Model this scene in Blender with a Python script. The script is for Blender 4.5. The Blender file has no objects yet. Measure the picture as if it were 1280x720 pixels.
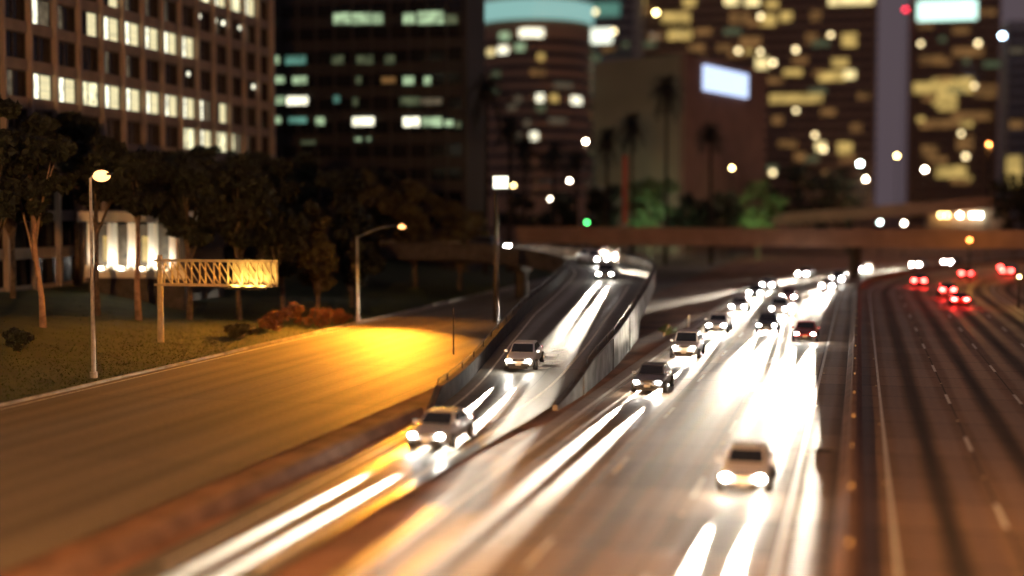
import bpy, math, random
import numpy as np
from mathutils import Vector, Matrix
R = math.radians
random.seed(7)
S = bpy.context.scene
COL = S.collection
# ------------------------------------------------------------------ camera, sky, exposure
F, H = 1729.0, 10.4
YAW, PITCH = math.atan(.2512), math.atan(102 / F)
cd = bpy.data.cameras.new("camera")
cam = bpy.data.objects.new("camera", cd)
COL.objects.link(cam)
cam.location = (0, 0, H)
cam.rotation_euler = (math.pi / 2 - PITCH, 0, YAW)
cd.sensor_width = 36
cd.lens = 36 * F / 1280
cd.clip_start, cd.clip_end = 1, 6000
cd.dof.use_dof = True
cd.dof.focus_distance = 86
cd.dof.aperture_fstop = 0.064
S.camera = cam
world = bpy.data.worlds.new("World")
S.world = world
world.use_nodes = True
nt = world.node_tree
bg = nt.nodes["Background"]
sky = nt.nodes.new("ShaderNodeTexSky")
sky.sky_type = 'NISHITA'
sky.sun_disc = False
sky.sun_elevation = R(-4)
sky.sun_rotation = R(60)
sky.dust_density = 4
glow = nt.nodes.new("ShaderNodeMix")            # the city's own glow on the night air, over the last of the dusk
glow.data_type = 'RGBA'
glow.blend_type = 'ADD'
glow.inputs[0].default_value = 1
glow.inputs[7].default_value = (.95, .70, .82, 1)
nt.links.new(sky.outputs[0], glow.inputs[6])
nt.links.new(glow.outputs[2], bg.inputs[0])
bg.inputs[1].default_value = .095
S.view_settings.view_transform = 'Standard'
S.view_settings.look = 'None'
S.view_settings.exposure = 0
S.view_settings.gamma = 1
S.cycles.use_denoising = True
S.cycles.sample_clamp_indirect = 6
S.cycles.sample_clamp_direct = 0
S.cycles.max_bounces = 5
S.cycles.caustics_reflective = False
S.cycles.caustics_refractive = False

# ------------------------------------------------------------------ helpers
def spot(x, y, Y):
    """The world point at depth plane Y seen at pixel x, y of the 1280 x 720 photograph."""
    dx, dy, dz = -math.sin(YAW) * math.cos(PITCH), math.cos(YAW) * math.cos(PITCH), -math.sin(PITCH)
    rx, ry = math.cos(YAW), math.sin(YAW)
    ux, uy, uz = ry * dz, -rx * dz, rx * dy - ry * dx
    a, b = (x - 640) / F, (360 - y) / F
    v = (dx + rx * a + ux * b, dy + ry * a + uy * b, dz + uz * b)
    t = Y / v[1]
    return Vector((v[0] * t, Y, H + v[2] * t))

class MB:
    def __init__(self):
        self.v, self.f, self.uv = [], [], None
    def add(self, vs, fs):
        n = len(self.v)
        self.v += [tuple(p) for p in vs]
        self.f += [tuple(i + n for i in q) for q in fs]
        return self
    def box(self, c, s, rz=0, m=None):
        x, y, z = s[0] / 2, s[1] / 2, s[2] / 2
        vs = [Vector(p) for p in ((-x, -y, -z), (x, -y, -z), (x, y, -z), (-x, y, -z), (-x, -y, z), (x, -y, z), (x, y, z), (-x, y, z))]
        rot = m or Matrix.Rotation(rz, 3, 'Z')
        return self.add([rot @ p + Vector(c) for p in vs], [(0, 3, 2, 1), (4, 5, 6, 7), (0, 1, 5, 4), (1, 2, 6, 5), (2, 3, 7, 6), (3, 0, 4, 7)])
    def bar(self, a, b, w, h=None):
        a, b = Vector(a), Vector(b)
        d = b - a
        q = d.to_track_quat('Y', 'Z').to_matrix()
        return self.box((a + b) / 2, (w, d.length, h or w), m=q)
    def tube(self, pts, rad, n=8, cap=True):
        pts = [Vector(p) for p in pts]
        if not hasattr(rad, '__len__'):
            rad = [rad] * len(pts)
        vs, fs = [], []
        for i, p in enumerate(pts):
            d = (pts[min(i + 1, len(pts) - 1)] - pts[max(i - 1, 0)]).normalized()
            up = Vector((0, 0, 1)) if abs(d.z) < .95 else Vector((1, 0, 0))
            a = d.cross(up).normalized()
            b = a.cross(d)
            for k in range(n):
                t = 2 * math.pi * k / n
                vs.append(p + (a * math.cos(t) + b * math.sin(t)) * rad[i])
        for i in range(len(pts) - 1):
            for k in range(n):
                fs.append((i * n + k, i * n + (k + 1) % n, (i + 1) * n + (k + 1) % n, (i + 1) * n + k))
        if cap:
            fs.append(tuple(range(n)))
            fs.append(tuple(range((len(pts) - 1) * n, len(pts) * n)))
        return self.add(vs, fs)
    def ball(self, c, r, nu=12, nv=8):
        r = r if hasattr(r, '__len__') else (r, r, r)
        vs, fs = [], []
        for j in range(nv + 1):
            for i in range(nu):
                a, b = 2 * math.pi * i / nu, math.pi * j / nv
                vs.append((c[0] + r[0] * math.sin(b) * math.cos(a), c[1] + r[1] * math.sin(b) * math.sin(a), c[2] + r[2] * math.cos(b)))
        for j in range(nv):
            for i in range(nu):
                fs.append((j * nu + i, (j + 1) * nu + i, (j + 1) * nu + (i + 1) % nu, j * nu + (i + 1) % nu))
        return self.add(vs, fs)
    def sweep(self, rows):
        """rows: equal length point lists, skinned one to the next (open sections)."""
        m = len(rows[0])
        vs = [p for r in rows for p in r]
        return self.add(vs, [(i * m + k, i * m + k + 1, (i + 1) * m + k + 1, (i + 1) * m + k) for i in range(len(rows) - 1) for k in range(m - 1)])
    def loop(self, rows, cap=True):
        """rows: equal length closed sections."""
        m = len(rows[0])
        vs = [p for r in rows for p in r]
        fs = [(i * m + k, i * m + (k + 1) % m, (i + 1) * m + (k + 1) % m, (i + 1) * m + k) for i in range(len(rows) - 1) for k in range(m)]
        if cap:
            fs += [tuple(range(m)), tuple(range((len(rows) - 1) * m, len(rows) * m))]
        return self.add(vs, fs)
    def build(self, name, mat, parent=None, smooth=False, uv=None, fix=True):
        me = bpy.data.meshes.new(name)
        me.from_pydata(self.v, [], self.f)
        if uv:
            l = me.uv_layers.new(name="UVMap")
            for lp in me.loops:
                l.data[lp.index].uv = uv[lp.vertex_index]
        if fix:
            import bmesh
            bm = bmesh.new(); bm.from_mesh(me)
            bmesh.ops.recalc_face_normals(bm, faces=bm.faces)
            bm.to_mesh(me); bm.free()
        if smooth:
            me.shade_smooth()
        me.materials.append(mat)
        o = bpy.data.objects.new(name, me)
        COL.objects.link(o)
        o.parent = parent
        return o

def tag(o, label=None, cat=None, group=None, kind=None):
    if label: o["label"] = label
    if cat: o["category"] = cat
    if group: o["group"] = group
    if kind: o["kind"] = kind
    return o
def empty(name, loc, rz=0, label=None, cat=None, group=None):
    o = bpy.data.objects.new(name, None)
    COL.objects.link(o)
    o.empty_display_size = .5
    o.location, o.rotation_euler = loc, (0, 0, rz)
    return tag(o, label, cat, group)
def dup(root, loc=None, rz=None, label=None, group=None, scale=None):
    def cp(o, par):
        c = o.copy(); COL.objects.link(c)
        if par: c.parent = par
        for ch in o.children: cp(ch, c)
        return c
    r = cp(root, None)
    if loc is not None: r.location = loc
    if rz is not None: r.rotation_euler = (0, 0, rz)
    if scale is not None: r.scale = scale
    if label: r["label"] = label
    if group: r["group"] = group
    return r

# ------------------------------------------------------------------ materials
def base(name):
    m = bpy.data.materials.new(name); m.use_nodes = True
    return m, m.node_tree.nodes, m.node_tree.links, m.node_tree.nodes["Principled BSDF"]
def mat(name, col, rough=.7, metal=0, var=.25, scale=3, bump=0, spec=None, coat=0):
    """One colour broken up by two sizes of noise."""
    m, N, L, b = base(name)
    tc = N.new("ShaderNodeTexCoord")
    n1 = N.new("ShaderNodeTexNoise"); n1.inputs["Scale"].default_value = scale; n1.inputs["Detail"].default_value = 6
    L.new(tc.outputs["Object"], n1.inputs["Vector"])
    cr = N.new("ShaderNodeValToRGB")
    c = Vector(col[:3])
    cr.color_ramp.elements[0].position, cr.color_ramp.elements[1].position = .3, .7
    cr.color_ramp.elements[0].color = (*(c * (1 - var)), 1)
    cr.color_ramp.elements[1].color = (*(c * (1 + var)), 1)
    L.new(n1.outputs["Fac"], cr.inputs[0]); L.new(cr.outputs[0], b.inputs["Base Color"])
    b.inputs["Roughness"].default_value, b.inputs["Metallic"].default_value = rough, metal
    if spec is not None: b.inputs["Specular IOR Level"].default_value = spec
    b.inputs["Coat Weight"].default_value = coat
    if bump:
        bp = N.new("ShaderNodeBump"); bp.inputs["Strength"].default_value = bump; bp.inputs["Distance"].default_value = .03
        L.new(n1.outputs["Fac"], bp.inputs["Height"]); L.new(bp.outputs[0], b.inputs["Normal"])
    return m
def lamp_mat(name, col, st):
    m, N, L, b = base(name)
    b.inputs["Base Color"].default_value = (.8, .8, .8, 1)
    b.inputs["Emission Color"].default_value = (*col, 1)
    b.inputs["Emission Strength"].default_value = st
    return m
def room_mat(name, col, st, contrast=.5, sx=1.3, sz=1.1):
    """A lit room seen through its window: bright ceiling fittings, blinds, furniture as uneven patches."""
    m, N, L, b = base(name)
    tc = N.new("ShaderNodeTexCoord"); oi = N.new("ShaderNodeObjectInfo")
    mp = N.new("ShaderNodeMapping"); mp.inputs["Scale"].default_value = (sx, sx, sz)
    L.new(tc.outputs["Object"], mp.inputs["Vector"])
    add = N.new("ShaderNodeVectorMath"); sc = N.new("ShaderNodeMath"); sc.operation = 'MULTIPLY'; sc.inputs[1].default_value = 50
    L.new(oi.outputs["Random"], sc.inputs[0]); L.new(mp.outputs[0], add.inputs[0]); L.new(sc.outputs[0], add.inputs[1])
    n = N.new("ShaderNodeTexNoise"); n.inputs["Scale"].default_value = 1.2; n.inputs["Detail"].default_value = 3
    L.new(add.outputs[0], n.inputs["Vector"])
    mr = N.new("ShaderNodeMapRange"); mr.inputs[1].default_value, mr.inputs[2].default_value = .3, .7
    mr.inputs[3].default_value, mr.inputs[4].default_value = st * (1 - contrast), st * (1 + contrast)
    L.new(n.outputs["Fac"], mr.inputs[0])
    b.inputs["Base Color"].default_value = (.03, .03, .03, 1); b.inputs["Roughness"].default_value = .15
    b.inputs["Emission Color"].default_value = (*col, 1)
    L.new(mr.outputs[0], b.inputs["Emission Strength"])
    return m
def road_mat(name, col, lane0, lanew, joint=4.6, oil=.55, rough=(.34, .6), slab=.16, stk=.35, jd=.75, stf=3.2):
    """Slab concrete or asphalt in road metres (u across, v along): slab tones, joints, polished wheel tracks, oil strip."""
    m, N, L, b = base(name)
    uv = N.new("ShaderNodeUVMap"); uv.uv_map = "UVMap"
    sp = N.new("ShaderNodeSeparateXYZ"); L.new(uv.outputs[0], sp.inputs[0])
    def math_(op, a, b_=None, c=None, clamp=False):
        x = N.new("ShaderNodeMath"); x.operation = op; x.use_clamp = clamp
        for i, q in enumerate((a, b_, c)):
            if q is None: continue
            if isinstance(q, (int, float)): x.inputs[i].default_value = q
            else: L.new(q, x.inputs[i])
        return x.outputs[0]
    def rng(v, a, b_, c, d):
        x = N.new("ShaderNodeMapRange"); x.interpolation_type = 'SMOOTHSTEP'
        L.new(v, x.inputs[0])
        for i, q in enumerate((a, b_, c, d)): x.inputs[i + 1].default_value = q
        return x.outputs[0]
    def noise(sx, sy, det=6):
        cb = N.new("ShaderNodeMapping"); cb.inputs["Scale"].default_value = (sx, sy, 1)
        L.new(uv.outputs[0], cb.inputs[0])
        x = N.new("ShaderNodeTexNoise"); x.inputs["Scale"].default_value = 1; x.inputs["Detail"].default_value = det
        L.new(cb.outputs[0], x.inputs["Vector"]); return x.outputs["Fac"]
    u, v = sp.outputs[0], sp.outputs[1]
    lane = math_('FRACT', math_('DIVIDE', math_('SUBTRACT', u, lane0), lanew))
    off = math_('MULTIPLY', math_('ABSOLUTE', math_('SUBTRACT', lane, .5)), lanew)          # metres from the lane centre
    wob = noise(.5, .05, 4)
    offw = math_('ADD', off, math_('MULTIPLY', math_('SUBTRACT', wob, .5), .5))
    oilf = rng(offw, .12, .62, 1, 0)
    track = rng(math_('ABSOLUTE', math_('SUBTRACT', offw, .95)), .2, .55, 1, 0)
    big, fine, streak = noise(.35, .12), noise(5, 3, 10), noise(stf, .02 + stf * .012, 5)
    # slab tones: a random grey per slab
    cell = N.new("ShaderNodeTexWhiteNoise"); cell.noise_dimensions = '2D'
    cb = N.new("ShaderNodeCombineXYZ")
    L.new(math_('FLOOR', math_('DIVIDE', math_('SUBTRACT', u, lane0), lanew)), cb.inputs[0])
    L.new(math_('FLOOR', math_('DIVIDE', v, joint)), cb.inputs[1]); L.new(cb.outputs[0], cell.inputs["Vector"])
    jv = math_('MULTIPLY', math_('FRACT', math_('DIVIDE', math_('ADD', v, math_('MULTIPLY', fine, .06)), joint)), joint)
    jl = rng(math_('MINIMUM', jv, math_('SUBTRACT', joint, jv)), .04, .13, 1, 0)
    ju = rng(math_('SUBTRACT', lanew / 2, off), .015, .06, 1, 0)
    jn = math_('MAXIMUM', jl, ju)
    val = math_('ADD', .62, math_('MULTIPLY', big, .4))
    val = math_('MULTIPLY', val, math_('ADD', 1 - slab, math_('MULTIPLY', cell.outputs[0], slab * 2)))
    val = math_('MULTIPLY', val, math_('ADD', .6, math_('MULTIPLY', fine, .8)))
    val = math_('MULTIPLY', val, math_('ADD', 1 - stk / 2, math_('MULTIPLY', streak, stk)))
    val = math_('MULTIPLY', val, math_('SUBTRACT', 1, math_('MULTIPLY', oilf, math_('MULTIPLY', oil, math_('ADD', .5, wob)))))
    val = math_('MULTIPLY', val, math_('SUBTRACT', 1, math_('MULTIPLY', jn, jd)))
    mx = N.new("ShaderNodeMix"); mx.data_type = 'RGBA'; mx.blend_type = 'MULTIPLY'; mx.inputs[0].default_value = 1
    mx.inputs[6].default_value = (*col, 1)
    L.new(val, mx.inputs[7]); L.new(mx.outputs[2], b.inputs["Base Color"])
    ro = math_('SUBTRACT', rough[1], math_('MULTIPLY', track, rough[1] - rough[0]))
    ro = math_('ADD', ro, math_('MULTIPLY', math_('SUBTRACT', big, .5), .25))
    L.new(ro, b.inputs["Roughness"])
    b.inputs["Specular IOR Level"].default_value = .5
    bp = N.new("ShaderNodeBump"); bp.inputs["Strength"].default_value = .35; bp.inputs["Distance"].default_value = .01
    L.new(math_('SUBTRACT', fine, jn), bp.inputs["Height"]); L.new(bp.outputs[0], b.inputs["Normal"])
    return m

M = {}
M['south'] = road_mat("slab_concrete_worn", (.27, .19, .125), -2.35, 3.62, rough=(.45, .7), slab=.3)
M['north'] = road_mat("slab_concrete_oiled", (.24, .155, .1), 1.15, 3.62, oil=.8, rough=(.55, .8))
M['ramp'] = road_mat("ramp_concrete", (.17, .16, .135), -3.9, 4.6, joint=9, slab=.06, rough=(.42, .62), stk=.25)
M['side'] = road_mat("side_road_asphalt", (.17, .135, .085), -43, 3.7, joint=17, slab=.13, oil=.12, rough=(.68, .74), stk=1.2, jd=.3, stf=.75)
M['dirt'] = mat("dry_dirt", (.2, .095, .05), .95, var=.5, scale=.35, bump=.6)
M['bank'] = mat("grassy_soil", (.022, .032, .006), .95, var=.5, scale=.5, bump=.15)
M['grass'] = mat("grass_blades", (.025, .045, .008), .8, var=.5, scale=.4)
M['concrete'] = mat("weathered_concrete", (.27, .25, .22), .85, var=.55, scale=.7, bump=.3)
M['concrete_dark'] = mat("dark_concrete", (.06, .05, .045), .85, var=.4, scale=1.3, bump=.3)  # concrete in a darker tone
M['bridge'] = mat("bridge_concrete", (.32, .2, .15), .85, var=.2, scale=.4, bump=.2)
M['barrier'] = mat("median_barrier_concrete", (.17, .095, .06), .8, var=.3, scale=.8, bump=.2)
M['paint'] = mat("road_paint", (.62, .6, .52), .55, var=.35, scale=4)
M['steel'] = mat("galvanised_steel", (.38, .36, .33), .45, .7, var=.2, scale=4)
M['darksteel'] = mat("dark_steel", (.05, .045, .04), .5, .5, var=.3, scale=3)
M['truss'] = mat("truss_paint", (.42, .34, .2), .5, .0, var=.2, scale=2)
M['white'] = mat("white_plaster", (.75, .72, .66), .7, var=.08, scale=1)
M['bark'] = mat("bark", (.13, .09, .06), .9, var=.5, scale=3, bump=.8)
M['bark_pale'] = mat("pale_bark", (.32, .2, .13), .9, var=.4, scale=2, bump=.6)
M['palmbark'] = mat("palm_bark", (.03, .024, .018), .9, var=.4, scale=2, bump=.8)
M['leaf'] = mat("dark_leaves", (.010, .014, .005), .7, var=.6, scale=.6)
M['leaf_dry'] = mat("olive_leaves", (.05, .04, .012), .7, var=.6, scale=.7)
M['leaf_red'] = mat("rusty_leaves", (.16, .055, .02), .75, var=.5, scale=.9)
M['leaf_lit'] = mat("lit_green_leaves", (.09, .14, .05), .7, var=.5, scale=.6)  # brighter leaf copy, the lit look put into its base colour
M['frond'] = mat("palm_fronds", (.012, .015, .008), .7, var=.4, scale=1)
M['tyre'] = mat("tyre_rubber", (.02, .02, .02), .8, var=.2)
M['alloy'] = mat("wheel_alloy", (.45, .45, .46), .3, .9, var=.1)
M['glass'] = mat("dark_car_glass", (.012, .014, .016), .06, var=.1, spec=.8)
M['trim'] = mat("black_trim", (.02, .02, .022), .5, var=.2)
M['headlight'] = lamp_mat("headlight_lens", (1, .93, .80), 420)
M['headlight_far'] = lamp_mat("headlight_lens_far", (1, .95, .86), 520)
M['tail'] = lamp_mat("tail_lamp_lens", (1, .03, .025), 110)
M['marker'] = lamp_mat("amber_marker_lens", (1, .45, .05), 14)
M['sodium'] = lamp_mat("sodium_lamp", (1, .42, .15), 3.2)
M['sodium_small'] = lamp_mat("sodium_lamp_dim", (1, .45, .15), 4)
M['lampwhite'] = lamp_mat("white_lamp", (1, .88, .66), 60)
M['lampyellow'] = lamp_mat("yellow_lamp", (1, .75, .3), 36)
M['lampcool'] = lamp_mat("cool_white_lamp", (.75, 1, .95), 60)
M['lamporange'] = lamp_mat("orange_lamp", (1, .25, .05), 18)
M['lampred'] = lamp_mat("red_beacon", (1, .02, .06), 10)
M['lampblue'] = lamp_mat("blue_white_lamp", (.55, .75, 1), 30)
M['lampgreen'] = lamp_mat("green_signal", (.1, 1, .2), 24)
M['reflector'] = mat("reflector", (.8, .6, .3), .3, var=.1)
M['officewall'] = mat("office_stone", (.31, .25, .205), .8, var=.15, scale=.5)
M['officespan'] = mat("office_spandrel", (.22, .175, .14), .8, var=.2, scale=.6)
M['darkroom'] = mat("unlit_window_glass", (.012, .012, .012), .12, var=.2)
M['frame'] = mat("window_frame_metal", (.06, .05, .045), .5, .4, var=.1)
M['room'] = room_mat("lit_office", (1, .93, .56), 1.25, .55)
M['room_hot'] = room_mat("bright_office", (1, .97, .72), 1.9, .5)
M['blind'] = room_mat("window_blind", (1, .88, .5), .9, .25, sx=.2, sz=8)
M['room_dim'] = room_mat("dim_office", (.9, .72, .45), .10, .7)
M['room_green'] = room_mat("fluorescent_office", (.72, 1, .58), .5, .6, sx=.5)
M['room_greendim'] = room_mat("half_lit_office", (.66, .8, .42), .10, .7, sx=.5)
M['room_teal'] = room_mat("teal_lit_office", (.35, .9, .7), .25, .5, sx=.5)
M['room_yellow'] = room_mat("yellow_office", (1, .68, .2), .55, .6, sx=.15, sz=.3)
M['room_yellowhot'] = room_mat("bright_yellow_office", (1, .8, .36), 1.3, .5, sx=.15, sz=.3)
M['room_amber'] = room_mat("amber_office", (1, .5, .16), .16, .7, sx=.15, sz=.3)
M['spark'] = room_mat('lamp_lit_office', (1, .8, .42), 5, .5)
M['crown'] = lamp_mat("glowing_teal_crown", (.42, .92, .84), .5)
M['signwhite'] = lamp_mat("white_sign_face", (.93, 1, .8), 1.6)
M['signmint'] = lamp_mat("mint_sign_face", (.62, 1, .86), 1.8)
M['signblue'] = lamp_mat("blue_sign_face", (.5, .66, 1), 1.5)
M['tower_black'] = mat("black_curtain_wall", (.016, .015, .014), .6, var=.2, scale=.2)
M['tower_brown'] = mat("brown_stone_tower", (.5, .31, .19), .8, var=.15, scale=.06)
M['tower_grey'] = mat("grey_tower", (.34, .32, .33), .7, var=.12, scale=.08)
M['block'] = mat("grey_green_block", (.24, .23, .15), .8, var=.1, scale=.1)
M['block_red'] = mat("brick_block", (.19, .095, .07), .85, var=.15, scale=.2)
M['redpole'] = mat("pole_red", (.5, .09, .05), .5, var=.15)  # red base colour of the pole

# ------------------------------------------------------------------ ground and roads
gm = MB()
gm.add([(-3000, -200, -.08), (3000, -200, -.08), (3000, 5000, -.08), (-3000, 5000, -.08)], [(0, 1, 2, 3)])
tag(gm.build('ground', M['dirt']), 'bare brown dirt ground beside and between the roads', 'ground', kind='structure')

BEND, RAD = 168.0, 190.0
def fw(off, s, z=0):
    """Freeway metres: across from its centre line, along from the bridge we stand on; it bends right past BEND."""
    if s <= BEND: return Vector((off, s, z))
    a = (s - BEND) / RAD
    return Vector((RAD - (RAD - off) * math.cos(a), BEND + (RAD - off) * math.sin(a), z))
def fdir(s): return -max(0, (s - BEND)) / RAD          # heading about z
def strip(path, name, mt, o0, o1, s0, s1, z=0, step=4, n=1, kind='structure', label=None, cat=None):
    m, uv = MB(), []
    k = max(1, int((s1 - s0) / step))
    rows = []
    for i in range(k + 1):
        s = s0 + (s1 - s0) * i / k
        a, b = (o0(s), o1(s)) if callable(o0) else (o0, o1)
        rows.append([path(a + (b - a) * j / n, s, z) for j in range(n + 1)])
        uv += [(a + (b - a) * j / n, s) for j in range(n + 1)]
    m.sweep(rows)
    return tag(m.build(name, mt, uv=uv, fix=False), label, cat, kind=kind)
strip(fw, 'freeway', M['south'], -14.4, -.62, 2, 420, 0, label='worn concrete carriageway with oncoming headlights', cat='road')
strip(fw, 'freeway', M['north'], -.15, 21, 2, 420, 0, label='dim brown concrete carriageway with traffic going away', cat='road')
def side(o, s, z=0): return Vector((o, s, z))
strip(side, 'side_road', M['side'], -43.2, -23.6, 4, 330, 0, label='wide asphalt road under yellow sodium light', cat='road')
def mark(path, name, off, w, spans, z=.004, label=None):
    m = MB()
    for a, b in spans:
        k = max(1, int((b - a) / 4))
        m.sweep([[path(off - w / 2, a + (b - a) * i / k, z), path(off + w / 2, a + (b - a) * i / k, z)] for i in range(k + 1)])
    return tag(m.build(name, M['paint'], fix=False), label, 'road marking', kind='structure')
cyc = lambda a, b, l, c: [(a + i * c, a + i * c + l) for i in range(int((b - a) / c))]
mark(fw, 'edge_line', -13.55, .22, [(20, 300)])
mark(fw, 'lane_line', -9.6 + .4, .16, cyc(38.2, 300, 3.7, 14.6))
mark(fw, 'lane_line', -5.68, .16, cyc(34.5, 300, 3.7, 14.6))
mark(fw, 'edge_line', -2.22, .16, [(20, 300)])
mark(fw, 'edge_line', 1.2, .14, [(20, 300)])
mark(fw, 'lane_line', 4.75, .16, cyc(32.2, 300, 3.7, 14.6))
mark(fw, 'lane_line', 8.4, .16, cyc(33.0, 300, 3.7, 14.6))
mark(fw, 'lane_line', 12.0, .16, cyc(34.0, 300, 3.7, 14.6))
mark(fw, 'edge_line', 15.6, .16, [(20, 300)])
mark(side, 'edge_line', -42.6, .14, [(8, 300)])

kb = MB(); kb.loop([[Vector((-43.22 + .05 * math.sin(y * .31), y, -.05)), Vector((-43.22 + .05 * math.sin(y * .31), y, .13)), Vector((-43.40 + .05 * math.sin(y * .31), y, .14)), Vector((-43.42 + .05 * math.sin(y * .31), y, -.05))] for y in range(12, 272, 4)])
tag(kb.build('kerb', M['concrete']), 'worn concrete kerb between the side road and the bank', 'kerb', kind='structure')
# ------------------------------------------------------------------ ramp
ctr = [(-18.0, 8), (-18.1, 30), (-18.1, 50), (-18.0, 64), (-18.1, 74), (-18.9, 84), (-20.1, 96), (-21.2, 106), (-22.3, 118), (-23.3, 128), (-24.5, 139)]
c0 = Vector((-41.4, 137.3))
for i in range(1, 15):
    a = R(-5.7 + 95.7 * i / 14 + 0) ; a = R(5.7 + (84.3) * i / 14)
    ctr.append((c0.x + 17.0 * math.cos(a), c0.y + 17.0 * math.sin(a)))
ctr += [(c0.x - 10 * i, c0.y + 17.0) for i in range(1, 10)]
P2 = np.array(ctr, float)
seg = np.r_[0, np.cumsum(np.hypot(*np.diff(P2, axis=0).T))]
ss = np.arange(0, seg[-1], 1.0)
def smooth(v, n=9):
    k = np.ones(n) / n
    return np.convolve(np.pad(v, n // 2, mode='edge'), k, 'valid')
cx, cy = smooth(np.interp(ss, seg, P2[:, 0])), smooth(np.interp(ss, seg, P2[:, 1]))
SY = lambda Y: float(np.interp(Y, cy[:int(np.argmax(cy)) + 1], ss[:int(np.argmax(cy)) + 1]))      # ramp metres at world Y, before the bend
zt = [(0, .02), (SY(58), .02), (SY(66), .08), (SY(74), .38), (SY(84), .95), (SY(96), 1.5), (SY(106), 1.95), (SY(115), 2.3), (SY(128), 2.9), (SY(138), 3.45), (SY(138) + 14, 4.45), (SY(138) + 28, 5.35), (400, 5.5)]
cz = smooth(np.interp(ss, [a for a, _ in zt], [b for _, b in zt]))
tx, ty = np.gradient(cx), np.gradient(cy)
tl = np.hypot(tx, ty)
def ramp(off, s, z=0):
    x, y, h = (float(np.interp(s, ss, q)) for q in (cx, cy, cz))
    a, b = float(np.interp(s, ss, tx / tl)), float(np.interp(s, ss, ty / tl))
    n = math.hypot(a, b)
    return Vector((x + off * b / n, y - off * a / n, h + z))
def rhead(s):
    a, b = float(np.interp(s, ss, tx)), float(np.interp(s, ss, ty))
    return math.atan2(-a, b)
S0 = SY(30)
hw = lambda s: float(np.interp(s, [SY(40), SY(60), SY(74), SY(90), SY(106), SY(128), 400], [2.1, 2.4, 3.1, 3.8, 4.2, 4.3, 4.2]))
SEND = float(ss[-1]) - 4
strip(ramp, 'ramp_road', M['ramp'], lambda s: -hw(s), lambda s: hw(s), SY(12), SEND, 0, step=1.5, label='curving concrete ramp deck climbing to the left', cat='road')
def mark_r(off, w, a, b, name='edge_line'):
    m = MB(); k = max(2, int(b - a))
    m.sweep([[ramp((off(a + (b - a) * i / k)) - w / 2, a + (b - a) * i / k, .006), ramp((off(a + (b - a) * i / k)) + w / 2, a + (b - a) * i / k, .006)] for i in range(k + 1)])
    return tag(m.build(name, M['paint'], fix=False), None, 'road marking', kind='structure')
mark_r(lambda s: hw(s) * .62 - .3, .16, SY(62), SY(128))
mark_r(lambda s: hw(s) * .78 - .1, .3, SY(36), SY(62))
mark_r(lambda s: -hw(s) + .7, .14, SY(36), SEND - 20)
# broken paint marks of worn pavement lettering, too blurred to read
pm = MB()
def dab(o0, o1, s0, s1, sk=0):
    pm.add([ramp(o0 + sk, s0, .008), ramp(o1 + sk, s0, .008), ramp(o1, s1, .008), ramp(o0, s1, .008)], [(0, 1, 2, 3)])
sA = SY(106)
dab(-.9, .9, sA + 3.2, sA + 3.9)
dab(-.55, -.25, sA + .6, sA + 3.0, .45); dab(.35, .65, sA + .6, sA + 3.0, -.45); dab(-.15, .15, sA - 3.4, sA + .5)
tag(pm.build('pavement_arrow', M['paint'], fix=False), 'worn white arrow shape painted on the ramp', 'road marking', kind='structure')
pm = MB(); sB = SY(80)
for i, (a, b, l) in enumerate(((-.7, .5, .7), (-.2, .9, .7), (-.6, .35, .6), (-.15, .7, .7))):
    dab(a + .35, b + .35, sB + i * 2.4, sB + i * 2.4 + l, -.25)
tag(pm.build('pavement_bars', M['paint'], fix=False), 'short worn white bars painted across the ramp lane', 'road marking', kind='structure')

def ramp_wall(sign, s0, s1, open_from, name, label, taper, wm):
    root = empty(name, ramp(sign * hw(s0), s0) * 1, 0, label, 'wall')
    o = root.location.copy()
    def pt(off, s, z, ground=False):
        p = ramp(sign * (hw(s) + off), s, 0)
        p.z += z * min(1, max(.03, (s - s0) / taper)) if z > 0 else z
        if ground: p.z = -.1
        return p - o
    w, c, rl = MB(), MB(), MB()
    k = int(s1 - s0)
    body, cap = [], []
    for i in range(k + 1):
        s = s0 + (s1 - s0) * i / k
        low = s < open_from
        bz = pt(.0, s, -.9, low)
        body.append([Vector((pt(.0, s, .86).x, pt(.0, s, .86).y, bz.z)), pt(.0, s, .86), pt(.28, s, .86), Vector((pt(.28, s, .86).x, pt(.28, s, .86).y, bz.z))])
        cap.append([pt(-.04, s, .862), pt(-.04, s, .97), pt(.33, s, .97), pt(.33, s, .862)])
    w.loop(body); c.loop(cap)
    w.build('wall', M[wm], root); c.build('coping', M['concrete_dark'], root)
    for q in range(0, k, 4):
        s = s0 + q
        rl.tube([pt(.14, s, .96), pt(.14, s, 1.35)], .035, 6)
    rl.tube([pt(.14, s0 + q, 1.35) for q in range(0, k + 1, 2)], .04, 6)
    rl.build('handrail', M['darksteel'], root)
    for q in range(6, k, 12):                          # raised pilasters between the wall panels
        s = s0 + q
        if s < open_from - 1:
            p = MB(); a, b = pt(.28, s, .8), pt(.28, s + .5, .8)
            d = (b - a).normalized(); nrm = Vector((d.y, -d.x, 0)) * sign * .07
            p.loop([[a, b, b + nrm, a + nrm], [Vector((v.x, v.y, -.1 - o.z)) for v in (a, b, b + nrm, a + nrm)]])
            p.build('pilaster', M['concrete'], root)
    return root
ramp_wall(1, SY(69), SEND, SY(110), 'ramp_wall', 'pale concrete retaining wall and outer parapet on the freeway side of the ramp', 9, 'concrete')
ramp_wall(-1, SY(66), SEND, SY(109), 'ramp_wall', 'dark inner parapet wall of the ramp along the yellow lit road', 2, 'concrete_dark')
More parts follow.
